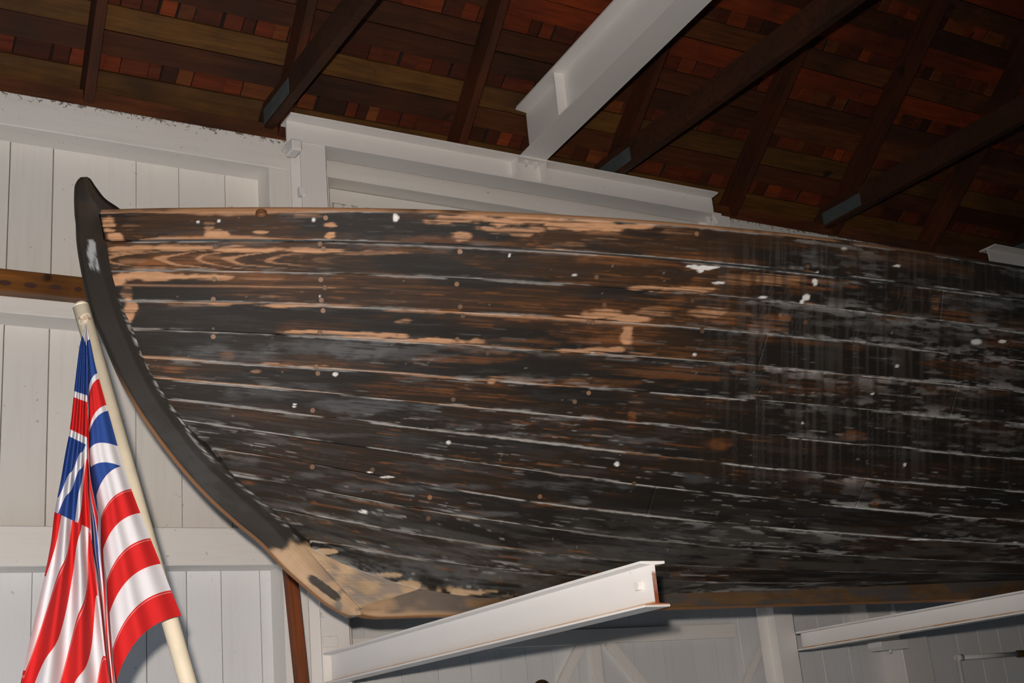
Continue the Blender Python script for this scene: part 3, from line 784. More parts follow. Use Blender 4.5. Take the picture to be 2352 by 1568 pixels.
for k in range(NS):
    xs_ = [None] + [x_at_px(k, p) for p in JOINT.get(k, [])] + [XM]
    for a, c in zip(xs_[:-1], xs_[1:]):
        ca = c-0.0015 if c != XM else c; aa = None if a is None else a+0.0015
        span = ca-(aa if aa is not None else X0K[k])
        nx = max(40, int(690*span/(XM-X0K[k])*1.05))
        nw = 24 if k < 10 else 14
        P, wv, s = plank_grid(k, aa, ca, nx, nw, -1, 0.014 if k == 0 else (0.0))
        if k == 0: P[...,0] -= 0.012*np.clip(1-(P[...,0]-X0K[0])/0.25, 0, 1) if aa is None else 0
        me = finish_plank('plank', P, wv, k, plank_paint(P, wv, k), MHULL, TH)
        link('plank', me, MHULL, boat)
    # stern half, out of the picture
    P, wv, s = plank_grid(k, XM, 2*XM-0.95, 40, 3, -1, 0.014 if k == 0 else 0, frame_px=False)
    xm = 2*XM-P[...,0]
    kf = (k+wv)[None,:]
    x0s = np.interp(kf, np.arange(NS+1), X0K)
    t = (P[...,0]-XM)/(P[...,0].max()-XM); P[...,0] = XM + t*((2*XM-x0s)-XM); xm = 2*XM-P[...,0]
    P[...,1] = YB-hfun(xm, kf)-(0.014 if k == 0 else 0); P[...,2] = zseam(k, xm)*(1-wv)+zseam(k+1, xm)*wv
    link('plank', finish_plank('plank', P, wv, k, np.broadcast_to(KBRN*0.8, P.shape).copy(), MHULL), MHULL, boat)
    # far side of the bow
    P, wv, s = plank_grid(k, None, XM, 50, 3, 1, 0.014 if k == 0 else 0, frame_px=False)
    link('plank', finish_plank('plank', P, wv, k, np.broadcast_to(KBRN*0.8, P.shape).copy(), MHULL, flip=True), MHULL, boat)
# gunwale cap
for side in (-1, 1):
    xx = np.linspace(X0K[0]-0.004, XM, 260); hh = hfun(xx, 0.0)+0.016; zz = zseam(0, xx)
    prof = [(0.0,-0.002),(0.0,0.010),(-0.045,0.010),(-0.045,-0.02)]
    P = np.stack([np.stack([xx, YB+side*(hh+a), zz+b], -1) for a, b in prof], 1)
    px, py = project(P)
    nz = fbm(xx*6, xx*0+3, 4)[:,None]; pc = KBLK+(KTAN*0.8-KBLK)*(sst(0.15,0.4,nz)*sst(2400,1600,px))[...,None]
    UV = np.stack([np.broadcast_to(xx[:,None], P.shape[:2]), np.broadcast_to(np.arange(4)[None,:]*0.02, P.shape[:2])], -1)
    link('gunwale', grid_mesh('gunwale', P, pc, UV, flip=(side > 0), smooth=False), MHULL, boat)
# stem: pairs of outer edge / rabbet
PAIRS = [((186,406.5),(200,406)),((179,415),(209,412)),((177,430),(221,430)),((177,455),(242,456)),((178,475),(268,474)),((179,490),(287,490)),((181,507),(292,507)),((184,560),(262,560)),((198,640),(276,640)),
 ((218,720),(304,720)),((244,780),(332,790)),((284,870),(366,862)),((334,955),(414,938)),((404,1050),(488,1035)),((474,1130),(588,1122)),((544,1195),(668,1191)),((604,1245),(712,1249)),
 ((654,1298),(742,1290)),((704,1343),(780,1335)),((752,1383),(812,1372)),((786,1404),(830,1392)),((800,1412),(834,1411))]
tt = np.linspace(0, 1, len(PAIRS)); td = np.linspace(0, 1, 260)
def smooth_curve(pts, td):
    pts = np.array(pts, float); d = np.concatenate([[0], np.cumsum(np.linalg.norm(np.diff(pts, axis=0), axis=1))]); d /= d[-1]
    n = len(pts)
    m = np.gradient(pts, tt, axis=0)
    i = np.clip(np.searchsorted(tt, td, 'right')-1, 0, n-2); h = tt[1]-tt[0]; q = ((td-tt[i])/h)[:,None]
    return (2*q**3-3*q**2+1)*pts[i]+(q**3-2*q**2+q)*h*m[i]+(-2*q**3+3*q**2)*pts[i+1]+(q**3-q**2)*h*m[i+1]
oc_ = smooth_curve([p[0] for p in PAIRS], td); ic_ = smooth_curve([p[1] for p in PAIRS], td)
AC = np.linspace(0, 1, 22)
def stem_side(sign):
    rowsP = []
    for a in AC:
        q = oc_*(1-a)+ic_*a
        hh = 0.017+0.0235*min(1, a/0.5) - 0.02*max(0, (a-0.86)/0.14)
        pts = np.array([atY(x, y, YB-hh) for x, y in q]); pts[:,1] = YB+sign*hh
        rowsP.append(pts)
    return np.stack(rowsP, 1)
near = stem_side(-1); far = stem_side(1)
# outer rounding vertex, then ring: near side ... inner back ... far side ... front
front = (near[:,:1]+far[:,:1])/2; dirv = near[:,0]-near[:,8]; dirv /= np.linalg.norm(dirv, axis=-1, keepdims=True)
fa = near[:,0]+dirv*0.004; fa[:,1] = YB-0.011; fb = fa.copy(); fb[:,1] = YB+0.011
ring = np.concatenate([fb[:,None], fa[:,None], near, far[:,::-1], fb[:,None]], 1)
px, py = project(ring)
sn = fbm(px*0.02, py*0.02, 4); sg = fbm(px*0.12, py*0.03+5, 3)
c = KBLK*1.6+(KBRN-KBLK)*(0.5*sst(0.4,0.7,sn)*sst(700,500,py))[...,None]
c = c+(KGRY*0.45-c)*(0.35*sst(0.45,0.65,fbm(px*0.015+4,py*0.03,4))*sst(800,1100,py))[...,None]
wx = fbm(px*0.05, py*0.03, 3)-0.5
gm = sst(0.42,0.5, 0.62*np.exp(-((px-216-30*wx-(py-590)*0.12)/17)**4)*sst(540,552,py+20*wx)*sst(640,628,py+16*wx)*(0.72+0.5*(sg-0.4)))
c = c+(KGRY*2.6-c)*gm[...,None]
tb_ = sst(0.0,1.0,(py+ (px-700)*0.25 - 1232 + 60*(sn-0.5)+30*wx)/16)
dark2 = np.exp(-(((px-745)*0.8+(py-1350)*0.6)/46)**4-((-(px-745)*0.6+(py-1350)*0.8)/10)**4)
c = c+(np.array([0.42,0.29,0.18])*(0.7+0.6*sn)[...,None]-c)*(tb_*(1-0.95*sst(0.3,0.5,dark2)))[...,None]
bl = sst(0.52,0.62,fbm(px*0.035+20,py*0.035,4))*sst(1240,1290,py)*sst(720,770,px); c = c+(np.array([0.13,0.13,0.13])-c)*(bl*0.7)[...,None]
# the front face of the stem, bare below
frm = np.zeros(ring.shape[:2]); frm[:,0:2] = 1; frm[:,-1] = 1
c = c+(np.array([0.30,0.15,0.07])-c)*(frm*sst(820,980,py))[...,None]
# white crumbs along the rabbet
rb = np.zeros(ring.shape[:2]); rb[:,2:24] = np.exp(-((AC-0.80)/0.045)**2)[None,:]
c = c+(KWHT*0.7-c)*(rb*sst(0.5,0.62,fbm(px*0.21,py*0.17+30,4))*sst(650,760,py)*sst(1260,1180,py)*0.9)[...,None]
UV = np.stack([np.broadcast_to(td[:,None]*1.6, ring.shape[:2]), np.broadcast_to(np.linspace(0,0.3,ring.shape[1])[None,:], ring.shape[:2])], -1)
full = np.concatenate([ring.mean(1, keepdims=True).repeat(ring.shape[1], 1)[:1], ring, ring.mean(1, keepdims=True).repeat(ring.shape[1], 1)[-1:]], 0)
cf = np.concatenate([c[:1], c, c[-1:]], 0); UVf = np.concatenate([UV[:1], UV, UV[-1:]], 0)
link('stem', grid_mesh('stem', full, cf, UVf, flip=False, smooth=False), MSTEM, boat)
# deadwood wedge between stem, garboard and keel
def paint_poly(name, pts_px, hh, mat, colf, n=40, thick=None):
    """four-sided patch in the picture (tl, tr, br, bl) set at a half thickness, as a solid across the centre line"""
    tl, tr, br_, bl_ = [np.array(p, float) for p in pts_px]
    s = np.linspace(0, 1, n)[:,None,None]; t = np.linspace(0, 1, 16)[None,:,None]
    q = (tl*(1-s)+tr*s)*(1-t)+(bl_*(1-s)+br_*s)*t
    Pn = np.zeros(q.shape[:2]+(3,))
    for i in range(q.shape[0]):
        for j in range(q.shape[1]): Pn[i,j] = atY(q[i,j,0], q[i,j,1], YB-hh)
    Pf = Pn[:, ::-1].copy(); Pf[...,1] = YB+hh
    R = np.concatenate([Pn, Pf, Pn[:,:1]], 1)
    capa = R.mean(1, keepdims=True).repeat(R.shape[1], 1)
    R2 = np.concatenate([capa[:1], R, capa[-1:]], 0)
    px, py = project(R2); col = colf(px, py)
    UV = np.stack([R2[...,0], R2[...,2]], -1)
    return link(name, grid_mesh(name, R2, col, UV, smooth=False), mat, boat)
def deadcol(px, py):
    n1 = fbm(px*0.03+5, py*0.05, 4); n2 = fbm(px*0.012, py*0.02+9, 3)
    c = np.array([0.42,0.30,0.185])*(0.62+0.75*n1)[...,None]
    c = c+(np.array([0.14,0.14,0.145])-c)*(sst(0.5,0.64,fbm(px*0.02+50,py*0.04,4))*0.65)[...,None]
    return c
paint_poly('deadwood', [(700,1252),(835,1308),(968,1353),(829,1396)], 0.040, MSTEM, deadcol)
# keel
kzt = atY(1000,1358,YB-0.035)[2]; kzb = BRKZ+BRH+0.0005
kx = np.concatenate([np.linspace(atY(818,1404,YB-0.03)[0], 2.4, 60), np.linspace(2.42, XM, 160), np.linspace(XM+0.1, 2*XM-1.75, 30)])
zt = np.where(kx < atY(960,1355,YB-0.03)[0], np.interp(kx, [atY(818,1404,YB-0.03)[0], atY(832,1394,YB-0.03)[0], atY(960,1355,YB-0.03)[0]], [atY(818,1404,YB-0.03)[2], atY(832,1394,YB-0.03)[2], atY(960,1354,YB-0.03)[2]]), 0)
xr = np.where(kx > XM, 2*XM-kx, kx)
zt = np.where(zt == 0, zseam(13, np.maximum(xr, X0K[13]))+0.004, zt)
zb = kzb + 0.02*np.clip(1-(kx-kx[0])/0.10, 0, 1)**2
rows_k = []
for f_, hh in ((0.0,0.043),(0.25,0.040),(0.5,0.037),(0.75,0.035),(0.93,0.033),(1.0,0.026)):
    rows_k.append(np.stack([kx, np.full_like(kx, YB-hh), zt*(1-f_)+zb*f_], -1))
Pn = np.stack(rows_k, 1); Pf = Pn[:, ::-1].copy(); Pf[...,1] = 2*YB-Pf[...,1]
R = np.concatenate([Pn, Pf], 1)
R = np.concatenate([R.mean(1, keepdims=True).repeat(R.shape[1],1)[:1], R, R.mean(1, keepdims=True).repeat(R.shape[1],1)[-1:]], 0)
px, py = project(R); n1 = fbm(R[...,0]*14, R[...,2]*60+R[...,1]*40, 4); n2 = fbm(R[...,0]*5+9, R[...,2]*30, 4)
c = np.array([0.105,0.062,0.030])*(0.5+1.0*n1)[...,None]
c = c+(np.array([0.40,0.27,0.16])-c)*(sst(1180,960,px)*(0.55+0.45*sst(0.4,0.6,n2)))[...,None]
c = c+(np.array([0.06,0.062,0.066])-c)*(sst(0.45,0.6,n2)*0.8*sst(870,900,px)*sst(1412,1404,py))[...,None]
c[:, [5,6]] = np.array([0.34,0.15,0.05])
UV = np.stack([R[...,0], R[...,2]], -1)
link('keel', grid_mesh('keel', R, c, UV, smooth=False), MSTEM, boat)
# bungs over the fastenings
PLUG = [(743,571,1),(737,642,1),(746,660,1),(738,689,.8),(742,713,1),(735,763,1),(726,842,1),(730,857,1),(1056,577,1.2),(1049,652,1),(1057,704,.8),(1050,779,.7),(1041,917,1.1),(1352,902,1.1),(1352,738,.7),(1362,740,.6),(1600,537,.9),(1613,760,.7),(1792,724,1),
        (492,641,.6),(490,687,.9),(490,773,.9),(256,524,.25),(495,566,.5),(735,560,.5),(748,500,1),(718,942,.7),(1320,922,.6),(1370,636,.6),(1388,700,.5),(1612,757,.5),(1620,735,.3),(987,1142,1),(984,1190,.8),(1240,1140,1),(1456,1110,.8),(1120,810,.6),(1590,690,.4),(1855,612,.6),(1850,740,.5),(717,1072,.6),(1063,725,.6),(855,1078,.5)]
def hull_hit(px, py):
    """point on the hull under a pixel"""
    v = ray(px, py); best = None
    t = 3.3/v[1]
    for _ in range(60):
        X = v[0]*t; Z = 1.6+v[2]*t
        zs = np.array([float(zseam(k, X)) for k in range(NS+1)])
        kf = np.interp(-Z, -zs, np.arange(NS+1))
        t = 0.5*t+0.5*(YB-float(hfun(X, kf))-(0.014 if kf < 1 else 0))/v[1]
    X = v[0]*t; e = 0.01
    def S(x, k): 
        kk = min(int(k), NS-1); f = k-kk
        return np.array([x, YB-float(hfun(x, k)), float(zseam(kk, x))*(1-f)+float(zseam(kk+1, x))*f])
    n = np.cross(S(X+e, kf)-S(X-e, kf), S(X, min(kf+0.05, NS))-S(X, max(kf-0.05, 0))); n /= np.linalg.norm(n)
    if n[1] > 0: n = -n
    return EYE+v*t, n
def plug_mat(name, col):
    m, nt, b = new_mat(name); oi = N(nt, 'ShaderNodeObjectInfo').outputs['Color']
    g = noise(nt, geo_pos(nt), 160, 3); nt.links.new(mixc(nt, 1.0, mixc(nt, g, (0.7,0.7,0.7), (1.25,1.25,1.25)), oi, 'MULTIPLY'), b.inputs['Base Color'])
    b.inputs['Roughness'].default_value = 0.6; return m
MPLUG = plug_mat('wooden_bung', KTAN)
plug_me = cyl_mesh('bung', 0.0088, 0.0078, 0.0032, 14); plug_me.materials.append(MPLUG)
for px, py, br_v in PLUG:
    P, n = hull_hit(px, py)
    m, _ = frame_mtx(P-n*0.001, P+n)
    link('bung', plug_me, MPLUG, boat, m, tuple(KTAN*0.5*br_v*random.uniform(0.5,1.1)+KBRN*(1-0.9*br_v)))
# small wooden knob on the gunwale near the bow
Pk = atY(600, 487, YB-0.36)
prof = [(0.0,0.013),(0.008,0.0125),(0.013,0.010),(0.017,0.006),(0.018,-0.004)]
ring_ = []
for r, zz in prof[::-1]:
    ring_.append([(Pk[0]+r*math.cos(a), Pk[1]+r*math.sin(a), Pk[2]-0.004+zz) for a in np.linspace(0, 2*math.pi, 17)])
cm = np.broadcast_to(np.array([0.16,0.07,0.03]), (len(prof),17,3)).copy()
link('gunwale_knob', grid_mesh('gunwale_knob', np.array(ring_), cm, np.zeros((len(prof),17,2)), flip=True), MSTEM, boat)

# ------------------------------------------------------------------ flag and its pole
FY = 3.30
MPOLE = plain('cream_painted_pole', (0.66,0.60,0.46), 0.45, 0, 14, 0.14)
pt, pb = atY(186,703,FY+0.03), atY(452,1640,FY+0.03)
dirp = (pb-pt)/np.linalg.norm(pb-pt)
foot = pt + dirp*((0-pt[2])/dirp[2])
pole = empty('flagpole', foot, 'leaning cream wooden flagpole in front of the bow', 'flagpole')
cyl('shaft', foot, pt, 0.0225, MPOLE, pole, n=28)
cyl('tip', pt, pt-dirp*0.012, 0.0225, MPOLE, pole, n=28, r1=0.012)
# oval sticker with letters on the pole head
MST = plain('sticker_paper', (0.52,0.44,0.33), 0.5, 0, 60, 0.2)
ctr = pt + dirp*0.042
tocam = EYE-ctr; tocam -= dirp*(tocam@dirp); tocam /= np.linalg.norm(tocam)
sidev = np.cross(dirp, tocam)
vv, ff = [ctr+tocam*0.0232], []
for i in range(28):
    a = 2*math.pi*i/28; sx_ = 0.0185*math.cos(a); sy_ = 0.0125*math.sin(a)+sx_*0.35
    ph = sx_/0.0232; vv.append(ctr + tocam*0.0232*math.cos(ph) + sidev*0.0232*math.sin(ph) + dirp*sy_)
for i in range(28): ff.append((0, 1+i, 1+(i+1) % 28))
stk = link('sticker', mesh_of('sticker', vv, ff), MST, pole)
MLET = plain('red_brown_letters', (0.22,0.06,0.03), 0.6)
for ch, off, dn in (('A', 0.0125, -0.0035), ('S', 0.0, 0.0), ('A', -0.0125, 0.0035)):
    cu = bpy.data.curves.new('letter', 'FONT'); cu.body = ch; cu.size = 0.013; cu.align_x = 'CENTER'; cu.align_y = 'CENTER'; cu.extrude = 0.0002
    tmp = bpy.data.objects.new('letter_tmp', cu); COL.objects.link(tmp)
    bpy.context.view_layer.update()
    me = bpy.data.meshes.new_from_object(tmp.evaluated_get(bpy.context.evaluated_depsgraph_get())); bpy.data.objects.remove(tmp)
    ph = off/0.0232
    nn = tocam*math.cos(ph)+sidev*math.sin(ph)
    base = ctr+nn*0.0236+dirp*dn
    upv = -dirp
    rx_ = np.cross(upv, nn); rx_ /= np.linalg.norm(rx_)
    m = Matrix.Identity(4)
    for i in range(3): m[i][0], m[i][1], m[i][2], m[i][3] = rx_[i], upv[i], nn[i], base[i]
    me.name = 'letter'; me.materials.clear()
    link('letter', me, MLET, stk, m)

# cloth: u = fly, v = hoist
def flag_mat():
    m, nt, b = new_mat('striped_flag_cloth')
    uvn = N(nt, 'ShaderNodeUVMap', uv_map='uv').outputs[0]
    s = N(nt, 'ShaderNodeSeparateXYZ'); nt.links.new(uvn, s.inputs[0]); f, h = s.outputs[0], s.outputs[1]
    def math_(op, a, bb=None, cc=None):
        n = N(nt, 'ShaderNodeMath', operation=op)
        for i, v in enumerate((a, bb, cc)):
            if v is None: continue
            if hasattr(v, 'links'): nt.links.new(v, n.inputs[i])
            else: n.inputs[i].default_value = v
        return n.outputs[0]
    st = math_('MODULO', math_('FLOOR', math_('MULTIPLY', h, 13.0)), 2.0)
    RED_, WHT_, BLU_ = (0.47,0.017,0.017), (0.56,0.56,0.59), (0.020,0.055,0.22)
    base = mixc(nt, st, RED_, WHT_)
    a = math_('DIVIDE', f, 0.40); bq = math_('DIVIDE', h, 7/13)
    A = math_('MULTIPLY', a, 0.60); B = math_('MULTIPLY', bq, 0.49)           # metres in the canton
    dx = math_('ABSOLUTE', math_('SUBTRACT', A, 0.30)); dy = math_('ABSOLUTE', math_('SUBTRACT', B, 0.245))
    cr = math_('MINIMUM', dx, dy)
    red = math_('LESS_THAN', cr, 0.050); wb = math_('LESS_THAN', cr, 0.071)
    d1 = math_('ABSOLUTE', math_('SUBTRACT', math_('MULTIPLY', dx, 0.245/0.387), math_('MULTIPLY', dy, 0.30/0.387)))
    sal = math_('LESS_THAN', d1, 0.023)
    can = mixc(nt, sal, BLU_, WHT_); can = mixc(nt, wb, can, WHT_); can = mixc(nt, red, can, RED_)
    inc = math_('MULTIPLY', math_('LESS_THAN', a, 1.0), math_('LESS_THAN', bq, 1.0))
    c = mixc(nt, inc, base, can)
    # stitched seams between the stripes
    fr = math_('FRACT', math_('MULTIPLY', h, 13.0)); seam = math_('MULTIPLY', math_('LESS_THAN', math_('ABSOLUTE', math_('SUBTRACT', fr, 0.07)), 0.018), math_('SUBTRACT', 1.0, inc))
    c = mixc(nt, math_('MULTIPLY', seam, 0.35), c, (0.75,0.45,0.42))
    nt.links.new(c, b.inputs['Base Color']); b.inputs['Roughness'].default_value = 0.85; b.inputs['Specular IOR Level'].default_value = 0.12
    wv_ = noise(nt, mapping(nt, uvn, (30,6,1)), 3.0, 3, 0.5)
    bump(nt, b, wv_, 0.15, 0.004)
    return m
MFLAG = flag_mat()
def tab(t, ks, vs): return np.interp(t, ks, vs)
# hoist line and left edge of the right-hand panel, per hoist fraction
HK = [0,0.16,0.27,0.36,0.45,0.50,0.538,0.615,0.692,0.769,0.846,0.923,1.0]
HX = [199,219,236,250,265,274,284,301,322,345,369,393,417]; HYp = [744,840,900,950,1005,1038,1070,1122,1177,1235,1294,1355,1414]
EX = [198,203,204,205,206,212,222,232,236,245,251,258,268]; EYp = [750,868,955,1000,1050,1100,1141,1186,1262,1333,1407,1491,1562]
EF = [0.004,0.03,0.05,0.06,0.07,0.078,0.085,0.10,0.115,0.13,0.145,0.16,0.185]
def sm(x):                                   # light smoothing of a table on dense samples
    for _ in range(6): x[1:-1] = 0.25*x[:-2]+0.5*x[1:-1]+0.25*x[2:]
    return x
NRW = 110
hv = np.linspace(0, 1, NRW)
hx, hy, ex, ey, ef = [sm(tab(hv, HK, q)) for q in (HX, HYp, EX, EYp, EF)]
nc = 30
cc = np.linspace(0, 1, nc)                   # 0 at hoist, 1 at the crease
x1 = ex+0.28*(hx-ex); y1 = hy+0.10*(ey-hy)
RX = (1-cc)**2*hx[:,None]+2*cc*(1-cc)*x1[:,None]+cc**2*ex[:,None]
RY = (1-cc)**2*hy[:,None]+2*cc*(1-cc)*y1[:,None]+cc**2*ey[:,None]
RDp = FY - 0.022 - 0.028*np.sin(np.pi*cc)[None,:]*np.clip(hv*1.6,0.1,1)[:,None] + 0.010*np.sin(cc[None,:]*11+hv[:,None]*5)*hv[:,None]*cc[None,:] + 0.006*np.sin(cc[None,:]*19+1)*hv[:,None] + 0.03*cc[None,:]**4
RP = np.array([[atY(RX[i,j], RY[i,j], RDp[i,j]) for j in range(nc)] for i in range(NRW)])
RUV = np.stack([0.02*(1-cc)[None,:]+ef[:,None]*cc[None,:], np.broadcast_to(np.minimum(hv, 0.9999)[:,None], RX.shape)], -1)
# left hand panel with the deep crease
LYk = [745,790,880,950,990,1040,1100,1175,1240,1285,1350,1450,1568,1700,1850,1960]
LXk = [196,183,172,165,160,150,140,125,118,110,96,73,47,26,10,2]
LHk = [0.0,0.002,0.004,0.004,0.004,0.005,0.006,0.008,0.035,0.066,0.085,0.12,0.165,0.21,0.25,0.28]
CXk = [197.5,199,200.5,200,200,200,201,207,211.5,219,228,240,255,268,280,288]
CHk = [0.003,0.03,0.09,0.125,0.17,0.225,0.27,0.31,0.345,0.358,0.40,0.45,0.54,0.62,0.68,0.72]
yl = np.linspace(745, 1960, 190)
lx, lh, cx_, ch_ = [sm(tab(yl, LYk, q)) for q in (LXk, LHk, CXk, CHk)]
ncl = 40; cl = np.linspace(0, 1, ncl)
drop = 46*np.clip((yl-800)/400, 0, 1)                # the cloth hangs lower towards the crease
LX = lx[:,None]+(cx_-lx)[:,None]*cl[None,:]
LY = yl[:,None]+drop[:,None]*cl[None,:]*0.9
amp = 0.005+0.022*np.clip((yl-760)/600, 0, 1)
ph = 2*np.pi*2.6*cl[None,:]+0.5+0.0015*(yl[:,None]-745)
LD = FY-0.030-amp[:,None]*np.cos(ph)-0.012*np.sin(np.pi*cl)[None,:]
LH = lh[:,None]+(ch_-lh)[:,None]*np.clip(cl[None,:]-0.035*np.sin(ph)*1.0, 0, 1)
LF = np.interp(yl[:,None]+0*cl[None,:], [745,930,1175,1960], [0.0,0.185,0.40,1.0])
LUV = np.stack([LF, LH], -1)
LP = np.array([[atY(LX[i,j], LY[i,j], LD[i,j]) for j in range(ncl)] for i in range(len(yl))])
# inside of the crease: from the edge of the left panel back and out to the edge of the right panel
ncr = 9; cr_ = np.linspace(0, 1, ncr)
exl = np.interp(yl, np.append(ey, [1700,1960]), np.append(ex, [285,300])); hl = np.interp(yl, np.append(ey, [1960]), np.append(hv, [1.0]))
fl_ = np.interp(yl, np.append(ey, [1960]), np.append(ef, [0.5]))
ridx = np.searchsorted(ey, yl)
CXx = LX[:,-1:]+(exl[:,None]-LX[:,-1:])*cr_[None,:]
CYy = LY[:,-1:]+(yl[:,None]-LY[:,-1:])*cr_[None,:]
CDd = LD[:,-1:]*(1-cr_)+(FY+0.008)*cr_[None,:]+0.09*np.sin(np.pi*cr_)[None,:]*np.clip((yl[:,None]-760)/300, 0.05, 1)
CP = np.array([[atY(CXx[i,j], CYy[i,j], CDd[i,j]) for j in range(ncr)] for i in range(len(yl))])
CUV = np.stack([LF[:,-1:]*(1-cr_)+fl_[:,None]*cr_, ch_[:,None]*(1-cr_)+np.minimum(hl,0.999)[:,None]*cr_], -1)
LP = np.concatenate([LP, CP[:,1:]], 1); LUV = np.concatenate([LUV, CUV[:,1:]], 1)
flag = empty('flag', RP[0,0], 'red, white and blue striped flag hanging in folds from the leaning pole', 'flag')
def join_grids(name, grids):
    V, Fc, U = [], [], []; n0 = 0
    for P, uv in grids:
        n, m = P.shape[:2]; i = np.arange(n*m).reshape(n, m)+n0
        V.append(P.reshape(-1,3)); U.append(uv.reshape(-1,2)); n0 += n*m
        Fc.append(np.stack([i[:-1,:-1], i[1:,:-1], i[1:,1:], i[:-1,1:]], -1).reshape(-1,4))
    V = np.concatenate(V); U = np.concatenate(U); Fc = np.concatenate(Fc)
    me = mesh_of(name, V, [tuple(int(q) for q in t) for t in Fc])
    l = me.uv_layers.new(name='uv'); l.data.foreach_set('uv', U[Fc.reshape(-1)].reshape(-1).astype(np.float32))
    me.shade_smooth(); return me
link('cloth', join_grids('cloth', [(LP, LUV), (RP[:, ::-1], RUV[:, ::-1])]), MFLAG, flag)

# ------------------------------------------------------------------ timbers and poles by the wall
ta, tb2 = z(0,618,F_Y-0.06), z(0,668,F_Y-0.06)
tim = empty('timber', (0.9, F_Y-0.03, tb2), 'brown varnished timber lying along the wall left of the bow', 'timber')
box('beam', -1.5, atY(420,650,F_Y)[0], F_Y-0.075, F_Y-0.0005, tb2, ta, MT, tim, bev=0.006, color=(0.17,0.068,0.014))
MSTAIN = plain('dark_stain', (0.05,0.014,0.006), 0.6)
for px, py, rx_ in ((12,649,0.024),(70,655,0.026),(128,659,0.026),(180,664,0.016)):
    P = atY(px, py, F_Y-0.0765)
    n = 16
    vv = [(P[0]+rx_*math.cos(2*math.pi*i/n), F_Y-0.0758, P[2]+0.011*math.sin(2*math.pi*i/n)) for i in range(n)]
    vv += [(x_, F_Y-0.0745, z_) for x_, y_, z_ in vv]
    link('bolt_mark', mesh_of('bolt_mark', vv, [tuple(range(n))]+[(i, i+n, (i+1)%n+n, (i+1)%n) for i in range(n)]), MSTAIN, tim)
# rust brown pole against the post
q0, q1 = atY(668,1330,4.86), atY(692,1560,4.86)
dq = (q1-q0)/np.linalg.norm(q1-q0); bq0 = q1+dq*((0-q1[2])/dq[2]); tq0 = q0-dq*0.5
rp = empty('brown_pole', bq0, 'rust-brown square pole standing by the left steel column', 'pole')
bar('shaft', bq0, tq0, 0.048, 0.048, MRUSTPOLE, rp, up=(0,1,0), color=(0.17,0.048,0.013), bev=0.004)
bar('cap', tq0, tq0-dq*0.004, 0.05, 0.05, MRUSTPOLE, rp, up=(0,1,0), color=(0.20,0.06,0.02))

# ------------------------------------------------------------------ boarded door with battens, behind the boat
DY = B_Y-0.022
dx0, dx1 = c0+0.10, c1-0.09
door = empty('door_1', ((dx0+dx1)/2, DY, 0)); tag(door, 'white boarded barn door with diagonal battens behind the boat', 'door', kind='structure')
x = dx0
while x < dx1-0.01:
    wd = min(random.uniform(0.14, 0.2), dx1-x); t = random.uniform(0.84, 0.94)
    box('door_board', x+0.001, x+wd-0.001, DY+0.004+random.uniform(0,0.002), B_Y-0.0005, 0.05, zh0-0.002, MW, door, color=(t*0.95,t,t*1.06)); x += wd  # cool daylight cast painted into the door board colour
ztop1, ztop0 = zh0-0.004, atY(800,474,DY)[2]
box('top_rail', dx0, dx1, DY-0.02, DY+0.004, ztop0, ztop1, MWH, door, bev=0.002)
mr1 = (atY(1480,1441,DY-0.02)[2]+atY(1700,1429,DY-0.02)[2])/2; mr0 = (atY(1325,1484,DY-0.02)[2]+atY(1755,1456,DY-0.02)[2])/2
box('middle_rail', dx0, dx1, DY-0.02, DY+0.004, mr0, mr1, MWH, door, bev=0.002)
def batten(name, a, b_, wpx0, parent=door):
    """strip between two picture points on the door plane"""
    P, Q = atY(*a, DY-0.02), atY(*b_, DY-0.02)
    d = (Q-P)/np.linalg.norm(Q-P); nn = np.array([-d[2], 0, d[0]])*wpx0/2
    prism(name, [((P+nn)[0],(P+nn)[2]),((Q+nn)[0],(Q+nn)[2]),((Q-nn)[0],(Q-nn)[2]),((P-nn)[0],(P-nn)[2])], DY-0.018, DY+0.004, MW, parent)
batten('brace', (1336,1480), (1240,1675), 0.045)
batten('stile', (1368,1480), (1388,1680), 0.05)
batten('brace', (1398,1474), (1585,1700), 0.05)
batten('brace', (1767,1452), (1665,1680), 0.038)
# upper section
batten('stile', (776,468), (780,600), 0.04); batten('brace', (795,470), (860,560), 0.04); batten('brace', (822,476), (1100,640), 0.045)
batten('stile', (755,450), (760,600), 0.03)

# ------------------------------------------------------------------ fittings low on the right
PX0, PX1 = atY(2076,1515,F_Y)[0], atY(2140,1515,F_Y)[0]
trim(6, PX0, PX1, 0, zh0, 'white wall post behind the right bracket', mat=MW, color=(0.95,0.95,0.96))
bxa, bxb = atY(1990,1400,F_Y+0.03)[0], atY(2102,1395,F_Y+0.03)[0]
trim(7, bxa, PX0-0.001, atY(2040,1440,F_Y+0.03)[2], atY(2040,1440,F_Y+0.03)[2]+0.35, 'short white board between steel column and wall post under the keel', y0=F_Y+0.03, mat=MW)
P = atY(2053,1480,F_Y-0.09)
MFX = plain('white_plastic', (0.72,0.71,0.68), 0.4, 0, 8, 0.06)
fx = empty('wall_fixture', (P[0], F_Y, P[2]), 'white box-shaped light fixture with a small knob, below the right bracket', 'light fixture')
fl0, fh = 0.105, 0.024
prism('housing', [(P[0]-fl0,P[2]+fh),(P[0]-fl0,P[2]-fh*0.3),(P[0]-fl0+0.022,P[2]-fh),(P[0]+fl0,P[2]-fh),(P[0]+fl0+0.006,P[2]),(P[0]+fl0,P[2]+fh)], F_Y-0.09, F_Y-0.0, MFX, fx)
box('end_cover', P[0]-fl0+0.002, P[0]-0.04, F_Y-0.094, F_Y-0.089, P[2]-fh*0.25, P[2]+fh*0.95, MFX, fx, bev=0.002)
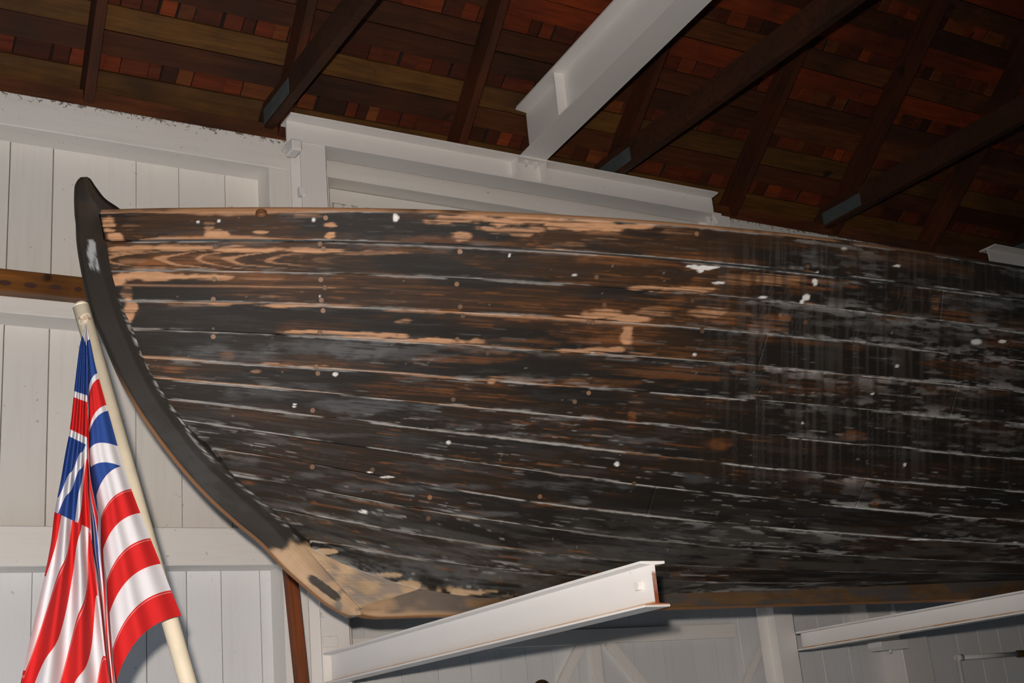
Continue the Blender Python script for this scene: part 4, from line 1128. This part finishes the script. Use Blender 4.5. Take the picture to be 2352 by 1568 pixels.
cyl('knob', (P[0]+0.008,F_Y-0.05,P[2]-fh), (P[0]+0.008,F_Y-0.05,P[2]-fh-0.016), 0.008, MFX, fx, n=12)
cd_a, cd_b = atY(2200,1510,F_Y+0.06), atY(2338,1504,F_Y+0.06)
cz = cd_a[2]
cd = empty('conduit', cd_a, 'white conduit pipe bending down at lower right', 'pipe')
cyl('pipe', (cd_a[0]+0.03, F_Y+0.06, cz), (cd_b[0], F_Y+0.06, cz), 0.0135, MS, cd)
cyl('elbow', (cd_a[0]+0.035, F_Y+0.06, cz), (cd_a[0]-0.012, F_Y+0.06, cz), 0.019, MS, cd)
cyl('drop_pipe', (cd_a[0], F_Y+0.06, cz+0.015), (cd_a[0], F_Y+0.06, 0.0), 0.0135, MS, cd)
cyl('coupling', (cd_b[0], F_Y+0.06, cz), (cd_b[0]+0.09, F_Y+0.06, cz), 0.021, MBRASS, cd)
cyl('pipe', (cd_b[0]+0.09, F_Y+0.06, cz), (cd_b[0]+1.2, F_Y+0.06, cz), 0.0135, MS, cd)
# brass lamp whose dome just shows at the bottom edge
P = atY(1243,1560,4.75)
lp = empty('brass_lamp', (P[0], 4.75, P[2]-0.35), 'dark brass lamp dome peeping over the bottom edge under the bracket', 'lamp')
def lathe(name, prof, ctr, mat, parent, n=24):
    G = np.array([[(ctr[0]+r*math.cos(a), ctr[1]+r*math.sin(a), ctr[2]+zz) for a in np.linspace(0, 2*math.pi, n+1)] for r, zz in prof])
    return link(name, grid_mesh(name, G, None, None, flip=True), mat, parent)
lathe('dome', [(0.001,0.0),(0.016,-0.003),(0.028,-0.011),(0.037,-0.024),(0.041,-0.04),(0.046,-0.044),(0.046,-0.05),(0.001,-0.052)][::-1], P, MBRASS, lp)
lathe('glass_chimney', [(0.034,-0.052),(0.040,-0.09),(0.042,-0.14),(0.034,-0.19),(0.001,-0.19)][::-1], P, plain('smoked_glass', (0.2,0.2,0.18), 0.15), lp)
lathe('tank', [(0.03,-0.19),(0.055,-0.21),(0.06,-0.25),(0.05,-0.28),(0.001,-0.28)][::-1], P, MBRASS, lp)
box('lamp_arm', P[0]-0.012, P[0]+0.012, 4.75, DY-0.0185, P[2]-0.30, P[2]-0.281, MBRASS, lp)
